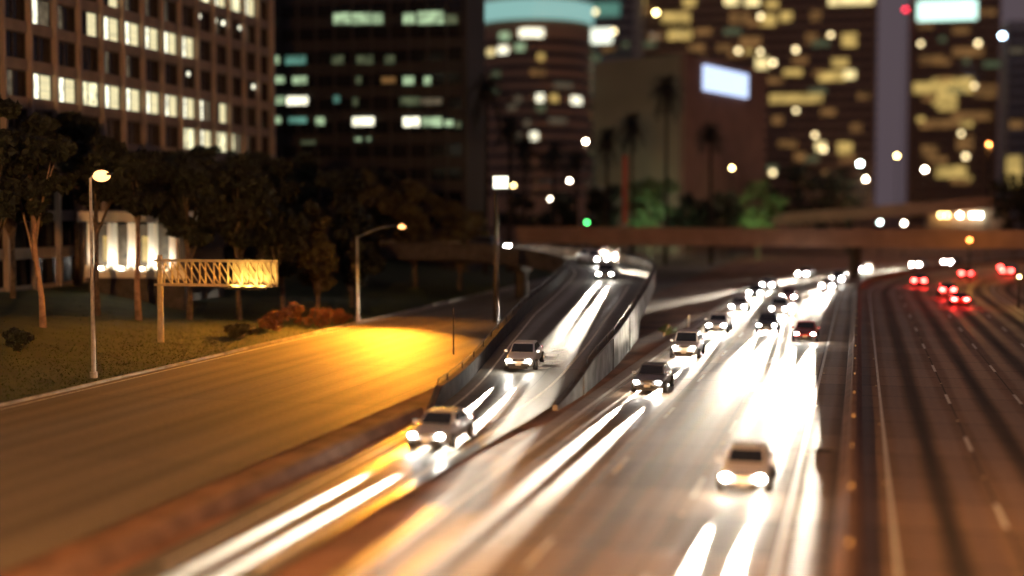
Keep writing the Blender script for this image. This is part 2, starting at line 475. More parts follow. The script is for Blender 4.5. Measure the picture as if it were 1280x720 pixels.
# low kerb and dirt shoulder left of the ramp before the wall starts
kb = MB(); kb.loop([[Vector((-21.6, y, -.05)), Vector((-21.55, y, .38)), Vector((-21.35, y, .45)), Vector((-21.1, y, .38)), Vector((-20.95, y, -.05))] for y in (8, 30, 50, 65.5)])
tag(kb.build('barrier_wall', M['barrier']), 'low brown concrete barrier between the dirt strip and the ramp in front', 'barrier')
# deck underside and columns of the raised part
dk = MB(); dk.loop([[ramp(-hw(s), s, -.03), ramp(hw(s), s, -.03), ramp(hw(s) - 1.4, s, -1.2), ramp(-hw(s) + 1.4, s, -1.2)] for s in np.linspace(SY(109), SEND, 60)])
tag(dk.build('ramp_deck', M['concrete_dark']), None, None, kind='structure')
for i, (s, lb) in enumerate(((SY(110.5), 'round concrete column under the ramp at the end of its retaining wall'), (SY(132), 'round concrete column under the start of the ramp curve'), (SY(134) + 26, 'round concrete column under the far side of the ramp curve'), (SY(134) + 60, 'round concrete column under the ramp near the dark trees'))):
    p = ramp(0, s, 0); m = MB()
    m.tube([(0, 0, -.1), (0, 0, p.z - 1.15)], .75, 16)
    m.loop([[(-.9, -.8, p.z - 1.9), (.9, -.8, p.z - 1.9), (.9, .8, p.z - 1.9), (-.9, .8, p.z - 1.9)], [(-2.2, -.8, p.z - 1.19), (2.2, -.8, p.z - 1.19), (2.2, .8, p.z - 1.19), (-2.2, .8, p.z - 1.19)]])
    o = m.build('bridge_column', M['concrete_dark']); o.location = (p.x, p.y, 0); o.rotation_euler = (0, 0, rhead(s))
    tag(o, lb, 'column', 'columns under the ramp')

# ------------------------------------------------------------------ median barrier
mb = MB(); prof = [(-.68, -.02), (-.62, .12), (-.36, .33), (-.26, .82), (-.06, .82), (.0, .8), (.06, .33), (.22, .12), (.26, -.02)]
mb.loop([[fw(a, s, b) for a, b in prof] for s in [2 + 4 * i for i in range(101)]])
md = mb.build('median_barrier', M['barrier']); tag(md, 'long reddish concrete median barrier between the two carriageways', 'barrier')
for i in range(12):
    b = MB(); b.box((0, 0, 0), (.1, .06, .1)); o = b.build('reflector', M['reflector'], md); o.location = fw(-.16, 40 + i * 8.2, .872)
bp = MB(); bp.tube([(0, 0, 0), (0, 0, .03)], [.075, .05], 10); proto = None
for s0, off, lst in ((36, 4.75, 7), (34, 1.05, 7), (39.5, -2.05, 6), (41.5, -5.68, 5), (35, -9.2, 5)):
    for i in range(lst):
        o = bp.build('road_stud', M['reflector']) if proto is None else proto.copy()
        if proto is None: proto = o
        else: COL.objects.link(o)
        o.location = fw(off, s0 + 4.7 + i * 14.6, .005)
        tag(o, 'small round raised reflector stud glued on a concrete lane line', 'road stud', 'reflector studs along the lane lines')
tb = MB(); tb.loop([[(-.35 + .1 * math.sin(i), -.3 + i * .1, .0), (-.1, -.3 + i * .1, .09 + .04 * math.sin(i * 2)), (.25 - .05 * i * .5, -.3 + i * .1, .05), (.28, -.3 + i * .1, 0)] for i in range(7)])
o = tb.build('tyre_scrap', M['tyre']); o.location = (-1.35, 59.8, .004); o.rotation_euler = (0, 0, 1.1)
tag(o, 'dark shred of tyre lying on the concrete shoulder beside the median barrier', 'debris')

# ------------------------------------------------------------------ overpasses behind
def overpass(name, label, a, b, za, zb, thick, para, width, piers, mt):
    root = empty(name, (0, 0, 0), 0, label, 'bridge')
    A, B = Vector((*a, za)), Vector((*b, zb)); d = (B - A); dn = Vector((d.x, d.y, 0)).normalized(); nr = Vector((-dn.y, dn.x, 0))
    g = MB(); g.loop([[P - nr * 0 + Vector((0, 0, -thick)), P, P + nr * width, P + nr * width + Vector((0, 0, -thick))] for P in (A, B)]); g.build('deck', mt, root)
    for q in (-.05, width - .25):
        g = MB(); g.loop([[P + nr * q + Vector((0, 0, .003)), P + nr * (q + .3) + Vector((0, 0, .003)), P + nr * (q + .3) + Vector((0, 0, para)), P + nr * q + Vector((0, 0, para))] for P in (A, B)]); g.build('parapet', mt, root)
    g = MB(); g.loop([[P + nr * -.2 + Vector((0, 0, -.25)), P + nr * -.002 + Vector((0, 0, -.25)), P + nr * -.002 + Vector((0, 0, -.02)), P + nr * -.2 + Vector((0, 0, -.02))] for P in (A, B)]); g.build('ledge', mt, root)
    for t in piers:
        P = A + d * t + nr * width / 2
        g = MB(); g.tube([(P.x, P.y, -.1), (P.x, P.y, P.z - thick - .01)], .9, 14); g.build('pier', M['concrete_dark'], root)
    return root
pA, pB = spot(560, 287, 212), spot(1420, 300, 205)
overpass('overpass', 'low reddish concrete overpass crossing behind the ramp and freeway', (-75, 214), (62, 204), 6.0, 5.9, 1.5, 1.05, 11, (.25, .54, .78), M['bridge'])
overpass('overpass', 'higher curving flyover rising to the right behind the low overpass', (-20, 318), (120, 290), 7.6, 19, 1.6, 1.0, 9, (.12, .4, .7), M['bridge'])

# ------------------------------------------------------------------ vegetation
def quads(n, pos, size, rng, flat=.0):
    v = np.empty((n, 4, 3)); a = rng.normal(size=(n, 3)); a /= np.linalg.norm(a, axis=1)[:, None]
    b = rng.normal(size=(n, 3)); b -= a * (a * b).sum(1)[:, None]; b /= np.linalg.norm(b, axis=1)[:, None]
    sz = size * rng.uniform(.55, 1.25, n)[:, None]
    a, b = a * sz, b * sz * .55
    v[:, 0], v[:, 1], v[:, 2], v[:, 3] = pos - a, pos + b, pos + a, pos - b
    return v.reshape(-1, 3)
def crown_mesh(name, rx, rz, n, leaf, seed, mt, clumps=26, low=.25):
    rng = np.random.default_rng(seed)
    c = rng.normal(size=(clumps, 3)); c /= np.linalg.norm(c, axis=1)[:, None]
    c *= rng.uniform(.45, 1.0, clumps)[:, None] * np.array([rx, rx, rz]) * .82
    cr = rng.uniform(.16, .36, clumps) * rx
    w = cr ** 2; k = rng.choice(clumps, n, p=w / w.sum())
    q = rng.normal(size=(n, 3)); q /= np.linalg.norm(q, axis=1)[:, None]
    pos = c[k] + q * (cr[k] * rng.uniform(.3, 1, n) ** .5)[:, None] * np.array([1, 1, .75])
    v = quads(n, pos, leaf, rng)
    me = bpy.data.meshes.new(name)
    me.from_pydata(v.tolist(), [], [(4 * i, 4 * i + 1, 4 * i + 2, 4 * i + 3) for i in range(n)])
    me.materials.append(mt)
    return me, c
def tree(x, y, z, h, rx, crown_bot, seed, mt, label, group, lean=0, bark='bark', name='tree', n=2600, leaf=.34, tr=.22):
    root = empty(name, (x, y, z), 0, label, 'tree', group)
    rz = (h - crown_bot) / 2; cz_ = (h + crown_bot) / 2
    me, c = crown_mesh('crown', rx, rz, n, leaf, seed, mt)
    o = bpy.data.objects.new('crown', me); COL.objects.link(o); o.parent = root; o.location = (lean, 0, cz_)
    t = MB(); rg = random.Random(seed)
    t.tube([(0, 0, -.3), (lean * .1 + rg.uniform(-.15, .15), 0, crown_bot * .35), (lean * .6, rg.uniform(-.2, .2), crown_bot * .8), (lean, 0, cz_), (lean, .1, h - rz * .4)], [tr * 1.35, tr, tr * .85, tr * .5, tr * .12], 9)
    for i in range(6):
        q = c[i]; st = Vector((lean * .7, 0, crown_bot * rg.uniform(.75, 1.05)))
        en = Vector((q[0] + lean, q[1], q[2] + cz_))
        t.tube([st, st.lerp(en, .5) + Vector((0, 0, .4)), en], [tr * .5, tr * .3, tr * .06], 6)
    t.build('trunk', M[bark], root, smooth=True)
    return root
def bank_h(x, y):
    t = min(1, max(0, (-43.4 - x) / 26)); return 3.4 * t ** 1.15 + .25 * math.sin(x * .4 + y * .13) * t
bk = MB(); X = [-43.3 - i * 1.5 for i in range(40)]; Yv = [10 + j * 4 for j in range(66)]
bk.sweep([[Vector((x, y, bank_h(x, y) + (.0 if i else -.02))) for i, x in enumerate(X)] for y in Yv])
tag(bk.build('grass_bank', M['bank'], smooth=True), 'grassy bank rising from the yellow lit road to the trees', 'bank', kind='structure')
rng = np.random.default_rng(3)
n = 26000
gx = -43.6 - np.abs(rng.normal(0, 6, n)); gy = rng.uniform(58, 175, n)
gp = np.stack([gx, gy, np.array([bank_h(a, b) for a, b in zip(gx, gy)])], 1)
gv = np.empty((n, 3, 3)); hgt = rng.uniform(.04, .13, n); ang = rng.uniform(0, 6.28, n); wd = rng.uniform(.02, .06, n)
gv[:, 0] = gp + np.stack([np.cos(ang) * wd, np.sin(ang) * wd, 0 * wd], 1); gv[:, 1] = gp - np.stack([np.cos(ang) * wd, np.sin(ang) * wd, 0 * wd], 1)
gv[:, 2] = gp + np.stack([rng.normal(0, .1, n), rng.normal(0, .1, n), hgt], 1)
me = bpy.data.meshes.new('grass'); me.from_pydata(gv.reshape(-1, 3).tolist(), [], [(3 * i, 3 * i + 1, 3 * i + 2) for i in range(n)]); me.materials.append(M['grass'])
o = bpy.data.objects.new('grass', me); COL.objects.link(o); tag(o, 'rough green grass on the bank beside the road', 'grass', kind='stuff')

G1 = 'dark trees on the bank left of the road'
def bt(px, Y, ytop, rx, bot, seed, mt, label, lean=0, **k):
    k.setdefault('n', 4600)
    p = spot(px, 300, Y); z = bank_h(p.x, Y) if p.x < -43.3 else 0
    top = spot(px, ytop, Y).z
    return tree(p.x, Y, z, top - z, rx, bot, seed, mt, label, k.pop('group', G1), lean, **k)
bt(-15, 84, 92, 4.0, 4.0, 11, M['leaf'], 'tall dark tree at the left edge, its leaves in front of the lit office row')
bt(52, 88, 122, 3.4, 6.4, 12, M['leaf'], 'dark tree on a slanting pale trunk left of the near street lamp', lean=-.9, bark='bark_pale', tr=.2)
bt(120, 97, 158, 3.3, 7.6, 13, M['leaf'], 'broad black crown behind the glowing near street lamp')
bt(172, 99, 172, 3.2, 7.4, 14, M['leaf'], 'dark tree whose crown hides the left end of the sign truss', bark='bark_pale')
bt(235, 104, 174, 3.8, 5.6, 15, M['leaf'], 'dark tree standing above the middle of the sign truss')
bt(298, 108, 180, 3.8, 5.0, 16, M['leaf'], 'dark tree behind the lit right end of the sign truss')
bt(352, 112, 190, 3.6, 3.0, 17, M['leaf'], 'dark tree right of the sign truss below the black tower')
bt(396, 116, 262, 2.6, 1.6, 18, M['leaf_dry'], 'low olive tree with yellow lit leaves left of the bent street lamp')
bt(455, 150, 206, 4.6, 3.6, 19, M['leaf_dry'], 'large loose olive tree right behind the bent street lamp')
bt(518, 156, 214, 4.4, 2.6, 20, M['leaf_dry'], 'loose olive tree between the bent street lamp and the lit square sign')
bt(575, 160, 236, 4.0, 2.0, 21, M['leaf_dry'], 'brownish tree left of the lit square sign pole')
bt(400, 138, 186, 4.6, 5.0, 22, M['leaf'], 'tall black tree in front of the foot of the black tower')
bt(262, 128, 172, 4.4, 4.5, 23, M['leaf'], 'black tree against the lowest lit office windows', n=5000)
bt(95, 112, 120, 4.0, 9.8, 24, M['leaf'], 'rear black tree in front of the office wall at left', n=5000)
bt(330, 140, 180, 4.2, 4.5, 25, M['leaf'], 'rear black tree by the right corner of the office building', n=5000)
bt(470, 172, 200, 4.8, 4.0, 26, M['leaf'], 'rear black tree below the right half of the black tower', n=5000)
bt(15, 100, 150, 3.8, 5.5, 27, M['leaf'], 'low rear dark tree at the left edge of the bank', n=5000)
bt(60, 122, 150, 4.6, 2.5, 61, M['leaf'], 'wide black tree left of the white building, against the office wall')
bt(215, 122, 176, 4.6, 2.0, 62, M['leaf'], 'wide black tree right of the white building, against the office wall')
bt(290, 134, 184, 5.0, 2.0, 63, M['leaf'], 'wide black tree hiding the lowest floors of the office corner')
bt(140, 128, 158, 4.8, 5.0, 64, M['leaf'], 'wide black tree rising behind the white building')
bt(440, 128, 250, 3.6, 1.2, 65, M['leaf'], 'low dark tree just left of the bent street lamp pole')
bt(-5, 112, 110, 5.0, 2.5, 66, M['leaf'], 'wide black tree at the far left edge, against the office wall')
def shrub(px, Y, r, h, seed, mt, label, cat='shrub', n=900, leaf=.16):
    p = spot(px, 300, Y); z = bank_h(p.x, Y) if p.x < -43.3 else 0
    root = empty('shrub', (p.x, Y, z), 0, label, cat, 'shrubs at the foot of the bank')
    me, c = crown_mesh('foliage', r, h / 2, n, leaf, seed, mt, 14)
    o = bpy.data.objects.new('foliage', me); COL.objects.link(o); o.parent = root; o.location = (0, 0, h * .5)
    t = MB()
    for q in c[:5]: t.tube([(0, 0, -.05), (q[0] * .5, q[1] * .5, h * .35), (q[0], q[1], q[2] + h * .5)], [.06, .04, .01], 5)
    t.build('stem', M['bark'], root)
shrub(345, 104, 1.9, 1.8, 31, M['leaf_red'], 'rusty brown shrub on the bank below the truss end')
shrub(385, 110, 2.2, 2.0, 32, M['leaf_red'], 'widest rusty shrub at the roadside under the olive tree')
shrub(422, 114, 1.5, 1.4, 33, M['leaf_red'], 'low rusty shrub just left of the bent street lamp')
shrub(300, 98, 1.6, 1.2, 34, M['leaf_dry'], 'low olive shrub on the bank below the sign truss')
shrub(20, 78, 1.2, 1.7, 35, M['leaf'], 'dark shrub at the roadside at the left edge')
p = Vector((-14.9, 111, 0))
root = empty('shrub', p, 0, 'small green weed bush at the foot of the ramp wall end', 'shrub')
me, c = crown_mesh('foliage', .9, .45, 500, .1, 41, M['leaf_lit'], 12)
o = bpy.data.objects.new('foliage', me); COL.objects.link(o); o.parent = root; o.location = (0, 0, .45)

# palms
def palm(px, Y, ytop, label, seed, r=3.0, rough=True):
    r *= 1.4
    p = spot(px, 300, Y); top = spot(px, ytop, Y).z; rg = random.Random(seed)
    root = empty('palm_tree', (p.x, Y, 0), rg.uniform(0, 6), label, 'palm tree', 'palm trees below the towers')
    hc = top - 1.6
    t = MB(); t.tube([(0, 0, -.2), (.1, 0, hc * .3), (.25, .05, hc * .7), (.2, 0, hc)], [.42, .3, .26, .3], 10); t.build('trunk', M['palmbark'], root, smooth=True)
    m = MB()
    for i in range(46):
        a = rg.uniform(0, 6.28); el = rg.uniform(-.9, 1.25); L_ = r * rg.uniform(.8, 1.1)
        d = Vector((math.cos(a), math.sin(a), 0)); sd = Vector((-d.y, d.x, 0))
        pts = []
        for k in range(6):
            u = k / 5
            pts.append(Vector((.2, 0, hc)) + d * L_ * u * math.cos(el) * (1 - .15 * u) + Vector((0, 0, L_ * (math.sin(el) * u - .55 * u * u))))
        for k in range(5):
            for s_ in (-1, 1):
                for w in (0, .5):
                    q = pts[k].lerp(pts[k + 1], w); e = pts[k].lerp(pts[k + 1], w + .22)
                    ln = 1.15 * (1 - .5 * (k / 5)) 
                    tip = q + sd * s_ * ln + Vector((0, 0, -.25)) + (pts[k + 1] - pts[k]) * .6
                    m.add([q, e, tip], [(0, 1, 2)])
    m.build('crown', M['frond'], root, fix=False)
    sk = MB()
    rows = []
    for k in range(5):
        rr = [.4, .8, 1.05, .85, .4][k]; rows.append([Vector((.2 + rr * math.cos(b) * (1 + .15 * math.sin(3 * b + k)), rr * math.sin(b), hc - .2 - k * .6)) for b in [i * math.pi / 5 for i in range(10)]])
    sk.loop(rows); sk.build('dead_frond_skirt', M['palmbark'], root)
palm(607, 190, 92, 'tallest palm, black beside the right edge of the black tower', 1, 3.4)
palm(636, 200, 140, 'palm just right of the tallest palm by the lit square sign', 2, 2.6)
palm(655, 225, 168, 'slim palm under the round tower, left one of the pair', 3, 2.8)
palm(692, 232, 172, 'slim palm under the round tower, right one of the pair', 4, 2.8)
palm(722, 240, 182, 'palm beside the bright street light under the pale slab', 5, 2.6)
palm(758, 235, 158, 'left palm of the two in front of the windowless block', 6, 3.0)
palm(790, 240, 140, 'bushy palm above the red pole', 7, 3.2)
palm(832, 246, 92, 'tall palm in front of the corner of the windowless block', 8, 3.6)
palm(889, 250, 150, 'palm in front of the brick face below the blue sign', 9, 2.7)
G2 = 'trees behind the low overpass'
def ft(px, Y, ytop, rx, seed, mt, label, bot=1.5, **k):
    p = spot(px, 300, Y); top = spot(px, ytop, Y).z
    tree(p.x, Y, 0, top, rx, bot, seed, mt, label, G2, n=1100, leaf=.7, **k)
ft(650, 238, 232, 5, 51, M['leaf'], 'dark round tree right of the lit square sign')
ft(700, 262, 236, 5, 52, M['leaf'], 'dark tree behind the green traffic signal')
ft(752, 258, 216, 5.5, 53, M['leaf'], 'dark tree left of the red pole')
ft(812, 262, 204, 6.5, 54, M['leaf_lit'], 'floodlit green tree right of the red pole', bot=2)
ft(862, 270, 236, 6, 55, M['leaf'], 'dark tree under the tall palm at the block corner')
ft(905, 285, 228, 5, 56, M['leaf'], 'dark tree under the palm on the brick face')
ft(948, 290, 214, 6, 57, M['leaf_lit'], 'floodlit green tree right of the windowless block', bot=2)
ft(1000, 330, 184, 8, 58, M['leaf'], 'large dark tree left of the pair of cool street lamps')
ft(1045, 335, 196, 8, 59, M['leaf'], 'large dark tree beside the pair of cool street lamps')
ft(1268, 300, 205, 6, 60, M['leaf'], 'dark tree at the right edge beyond the tall dark post')

# ------------------------------------------------------------------ buildings
def pane(root, name, a, b, mt, y, d=.12):
    m = MB(); m.box(((a[0] + b[0]) / 2, y, (a[1] + b[1]) / 2), (b[0] - a[0], d, b[1] - a[1]))
    return m.build(name, mt, root)
# the office building parallel to the freeway, its face at x = -70
ob = empty('office_building', (-70, 80, 0), 0, 'brown grid front office building with rows of lit windows at upper left', 'building')
bay, fl, zb = 3.93, 3.26, 16.55
Y0 = 103.2 - 6 * bay - 80
nb, nf = 20, 12
Ye = Y0 + nb * bay
m = MB(); m.box((-15.5, (Y0 + Ye) / 2, 22), (30, Ye - Y0 - .4, 44)); m.build('core', M['darkroom'], ob)
w = MB()
for j in range(-5, 8):                      # spandrels
    w.box((-.32, (Y0 + Ye) / 2, zb + j * fl - .46), (.34, Ye - Y0, fl - 2.3))
w.build('spandrels', M['officespan'], ob)
w = MB()
for k in range(nb + 1):
    w.box((-.06, Y0 + k * bay, 21.5), (.52, .34 if k not in (0, nb) else .8, 43))
w.box((-.1, (Y0 + Ye) / 2, 43.2), (.9, Ye - Y0 + .9, 1.6))
w.box((-15.6, Ye + .3, 21.4), (30, .5, 42.8))
w.build('facade', M['officewall'], ob)
lit = {}
for k in (8, 9, 10, 11): lit[(0, k)] = 'b'
lit[(0, 11)] = 'm'; lit[(0, 12)] = 'd'
for k in range(1, 9): lit[(1, k)] = 'h' if k % 3 else 'b'
lit[(1, 9)] = 'l'; lit[(1, 10)] = 's'; lit[(1, 0)] = 'd'
for k in (4, 5): lit[(2, k)] = 'd'
for k in (4, 5, 6, 7, 8): lit[(3, k)] = 'h' if k in (5, 6, 7) else 'b'
lit[(3, 1)] = 'l'; lit[(3, 3)] = 's'; lit[(3, 2)] = 'd'
for k in (5, 6, 10, 12): lit[(4, k)] = 'd'
lit[(4, 4)] = 's'; lit[(4, 7)] = 'd'
for k in (9, 10, 11, 12): lit[(5, k)] = 'b'
lit[(5, 5)] = 'd'
glz = [(9, 4), (10, 4), (10.5, 4), (11.6, 4), (8.3, 2), (12.5, 2)]
proto_w = {}
for j in range(0, 7):
    for k in range(-2, 13):
        t = lit.get((j, k), 'x')
        y = Y0 + (k + 6) * bay
        wr = bpy.data.objects.new('window', None)
        fr = MB(); z0, z1 = zb + j * fl, zb + j * fl + 2.28
        for yy in (y + .2, y + bay * .5, y + bay - .2): fr.box((-.42, yy, (z0 + z1) / 2), (.1, .07, z1 - z0))
        for zz in (z0 + .05, z1 - .05): fr.box((-.421, y + bay / 2, zz), (.1, bay - .42, .06))
        f = fr.build('window', M['frame'], ob)
        half = [(y + .24, y + bay * .5 - .04), (y + bay * .5 + .04, y + bay - .24)]
        mats = {'x': ('darkroom', 'darkroom'), 'b': ('room', 'room'), 'h': ('room_hot', 'blind'), 'm': ('room', 'room_dim'), 'l': ('room_hot', 'room_dim'), 's': ('darkroom', 'blind'), 'd': ('room_dim', 'darkroom')}[t]
        if t == 'b' and (k + j) % 2: mats = ('room_hot', 'blind')
        for (a, b), mm in zip(half, mats):
            q = MB(); q.box((-.52, (a + b) / 2, (z0 + z1) / 2), (.06, b - a, z1 - z0 - .12)); q.build('pane', M[mm], f)
for (k, j) in glz:                          # ceiling lamps seen through otherwise dark panes
    q = MB(); q.ball((-.44, Y0 + (k + 6.35) * bay, zb + j * fl + 1.6), (.06, .35, .28)); q.build('ceiling_lamp', M['room_hot'], ob)

def tower(name, label, x0, x1, ytop, Y, dep, mt, fh, lits, wm='frame', bw=None, rooftop=True, extra=0, emats=('room_amber', 'room_amber', 'room_yellow', 'room_greendim')):
    """A tower whose front stands on the plane Y; lits = (x0, x1, y0, y1, material) in photo pixels."""
    a, b = spot(x0, 258, Y), spot(x1, 258, Y); top = spot(x0, ytop, Y).z; W = b.x - a.x
    root = empty(name, ((a.x + b.x) / 2, Y, 0), 0, label, 'building')
    m = MB(); m.box((0, dep / 2, top / 2), (W, dep, top)); m.build('wall', mt, root)
    if rooftop:
        m = MB(); m.box((0, dep / 2, top + .6), (W + .8, dep + .8, 1.2)); m.box((W * .1, dep * .5, top + 2.6), (W * .4, dep * .4, 2.8)); m.build('roof', mt, root)
    g = MB(); z = fh * .5; 
    bz = []
    z = 4.0
    while z < top - fh * .8:
        bz.append(z); z += fh
    for z in bz[:60]:
        q = MB(); q.box((0, -.06, z + fh * .28), (W - 1.2, .14, fh * .52)); q.build('window_band', M['darkroom'], root)
    m = MB()
    bw = bw or W / max(4, round(W / 4))
    k = int(W / bw)
    for i in range(k + 1): m.box((-W / 2 + W * i / k, -.12, top / 2), (.35, .3, top - .5))
    m.build('mullions', mt, root)
    lits = list(lits)
    if extra:
        rg = random.Random(int(x0))
        for _ in range(extra):
            px, py = rg.uniform(x0 + 6, x1 - 14), rg.uniform(max(2, ytop + 8), 225)
            w_, h_ = rg.choice(((4, 4), (5, 5), (9, 6), (16, 7), (22, 7)))
            lits.append((px, px + w_, py, py + h_, rg.choice(emats) if w_ > 6 else 'spark'))
    for q in lits[:98]:
        p, r = spot(q[0], q[2], Y), spot(q[1], q[3], Y)
        pane(root, 'window', (p.x - root.location.x, r.z), (r.x - root.location.x, p.z), M[q[4]], -.3, .2)
    return root
gr, gd, tl_ = 'room_green', 'room_greendim', 'room_teal'
tower('black_tower', 'black glass tower with thin rows of greenish lit windows right of the office building', 330, 583, -70, 188, 10, M['tower_black'], 3.35,
      [(333, 342, 20, 30, gr), (418, 439, 17, 30, gr), (441, 465, 17, 30, gr), (467, 479, 17, 30, gr), (505, 519, 17, 30, gr), (523, 555, 15, 30, gr), (557, 572, 19, 30, gd),
       (331, 350, 71, 80, gr), (358, 383, 70, 80, tl_), (416, 430, 70, 80, gd), (447, 467, 70, 80, gd), (482, 494, 70, 80, gd),
       (333, 356, 96, 104, gr), (367, 384, 96, 105, gr), (446, 452, 96, 105, gd), (478, 495, 97, 104, 'room_amber'), (505, 518, 96, 106, gr), (531, 539, 96, 106, gr),
       (334, 357, 121, 130, gr), (360, 385, 121, 131, 'room_hot'), (501, 525, 122, 132, gd), (527, 553, 123, 131, 'room_dim'), (442, 448, 122, 132, gd), (418, 425, 120, 128, tl_),
       (343, 352, 146, 154, gr), (362, 384, 147, 154, tl_), (396, 406, 147, 156, gr), (442, 468, 147, 157, 'room_hot'), (505, 525, 147, 158, 'room_hot'), (528, 553, 147, 158, gr), (557, 567, 150, 158, gr), (570, 577, 152, 160, gd),
       (330, 344, 172, 178, gd), (445, 452, 172, 176, gr), (460, 464, 172, 176, gr), (378, 395, 176, 180, gd)], bw=2.6)
# round tower; the floodlit look of its crown is emission put into the material
c = spot(668, 258, 470); rd = 19.5
rt = empty('round_tower', (c.x, 470, 0), 0, 'round brown tower with a glowing teal crown and bright windows', 'building')
tz = spot(668, 15, 450).z
m = MB(); m.tube([(0, 0, 0), (0, 0, tz - 2)], rd, 40); m.build('wall', M['tower_brown'], rt)
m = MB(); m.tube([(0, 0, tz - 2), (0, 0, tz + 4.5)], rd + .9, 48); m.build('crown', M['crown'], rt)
m = MB(); m.tube([(0, 0, tz + 4.5), (0, 0, tz + 14)], rd * .8, 40); m.build('penthouse', M['tower_brown'], rt)
for z in [14 + 4.2 * i for i in range(13)]:
    q = MB(); q.tube([(0, 0, z), (0, 0, z + 1.7)], rd + .12, 48); q.build('window_band', M['darkroom'], rt)
def arcpane(x, y, wpx, hpx, mt):
    p = spot(x, y, 470 - rd); dx = max(-.96, min(.96, (p.x - c.x) / rd)); a = math.asin(dx); da = wpx / F * 450 / rd / max(.35, math.cos(a)) / 2; hz = hpx / F * 450 / 2
    m = MB(); rows = []
    for i in range(5):
        t = a - da + 2 * da * i / 4
        rows.append([Vector((math.sin(t) * q, -math.cos(t) * q, p.z + s * hz)) for q, s in ((rd + .1, -1), (rd + .4, -1), (rd + .4, 1), (rd + .1, 1))])
    m.loop(rows); m.build('window', M[mt], rt)
for q in ((630, 45, 14, 9, 'room_green'), (628, 62, 14, 9, 'room_hot'), (610, 64, 10, 8, 'room_yellowhot'), (664, 41, 30, 10, 'room_hot'), (650, 59, 12, 9, 'room_green'), (675, 71, 8, 9, 'room_yellow'), (618, 93, 12, 9, 'room_greendim'), (672, 90, 18, 7, 'room_amber'), (648, 124, 8, 8, 'room_dim'), (674, 122, 8, 9, 'room_hot'), (690, 122, 8, 9, 'room_yellow'), (713, 123, 9, 9, 'room_hot'), (659, 154, 8, 8, 'room_dim'), (649, 171, 7, 8, 'room_dim'), (667, 170, 9, 9, 'room_hot'), (592, 66, 8, 9, 'room_dim'), (615, 112, 14, 8, 'room_greendim'), (640, 134, 12, 6, 'room_dim'), (675, 135, 10, 8, 'room_greendim'), (700, 105, 20, 6, 'room_dim'), (694, 150, 20, 6, 'room_dim')): arcpane(*q)
tower('slab_tower', 'slim grey tower with a white lit sign panel beside the windowless block', 720, 792, -60, 560, 24, M['tower_grey'], 4.2,
      [(716, 765, 37, 54, 'signwhite'), (716, 741, 54, 64, 'room_greendim'), (733, 775, 4, 20, 'room_teal'), (727, 742, 70, 120, 'room_dim')], extra=16)  # tall dim pane glows as a lit wall edge, teal pane as a lit top
tower('brown_tower', 'wide brown tower with scattered yellow lit window rows behind the blue sign', 783, 1093, -80, 640, 40, M['tower_brown'], 4.4,
      [(q[0] - q[2] / 2, q[0] + q[2] / 2, q[1] - q[3] / 2, q[1] + q[3] / 2, q[4]) for q in
       [(845, 22, 36, 12, 'room_yellow'), (850, 43, 30, 12, 'room_yellow'), (862, 3, 16, 10, 'room_yellow'), (915, 1, 18, 10, 'room_yellowhot'), (940, 2, 18, 9, 'room_yellowhot'), (965, 5, 16, 8, 'room_yellow'), (925, 22, 26, 14, 'room_amber'), (960, 25, 20, 14, 'room_yellow'), (983, 21, 14, 12, 'room_yellow'), (1020, 20, 14, 12, 'room_amber'), (1064, 1, 56, 8, 'room_yellowhot'), (953, 79, 16, 14, 'room_yellowhot'), (938, 52, 26, 12, 'room_amber'), (1014, 48, 14, 12, 'room_amber'), (1062, 50, 18, 16, 'room_yellow'), (1050, 78, 20, 10, 'room_yellow'), (1040, 95, 34, 12, 'room_yellow'), (1062, 93, 14, 10, 'room_yellowhot'), (995, 123, 66, 10, 'room_yellow'), (972, 150, 14, 10, 'room_amber'), (1026, 183, 12, 10, 'room_yellowhot'), (1056, 185, 18, 14, 'room_yellow'), (1070, 160, 14, 10, 'room_amber'), (1000, 196, 14, 10, 'room_amber'), (985, 180, 24, 8, 'room_amber'), (800, 2, 14, 8, 'room_yellow'), (905, 60, 18, 8, 'room_amber'), (880, 40, 20, 8, 'room_amber'), (1000, 75, 20, 8, 'room_amber'), (970, 100, 20, 8, 'room_amber'), (1035, 140, 20, 8, 'room_amber'), (820, 46, 18, 8, 'room_amber'), (870, 60, 20, 8, 'room_amber'), (1080, 120, 16, 8, 'room_amber')]], extra=38)
tower('mint_sign_tower', 'dark tower topped by a glowing mint white sign', 1135, 1246, -6, 700, 40, M['tower_brown'], 4.4,
      [(1147, 1221, 2, 24, 'signmint'), (1142, 1216, 103, 116, 'room_yellow'), (1165, 1215, 98, 110, 'room_yellow'), (1172, 1196, 116, 138, 'room_yellow'), (1148, 1166, 28, 36, 'room_amber'), (1218, 1246, 106, 122, 'room_amber'), (1152, 1172, 182, 198, 'room_amber'), (1196, 1216, 170, 188, 'room_amber'), (1170, 1208, 208, 222, 'room_yellow'), (1150, 1180, 70, 80, 'room_amber'), (1190, 1230, 60, 70, 'room_amber'), (1150, 1200, 150, 160, 'room_amber'), (1190, 1240, 140, 150, 'room_amber')], rooftop=False, extra=22)
tower('plain_tower', 'greyish tower cut by the right edge of the picture', 1256, 1330, 30, 640, 30, M['tower_grey'], 4.4, [(1258, 1276, 195, 235, 'room_yellow'), (1262, 1280, 150, 160, 'room_amber'), (1262, 1282, 60, 66, 'room_dim')])
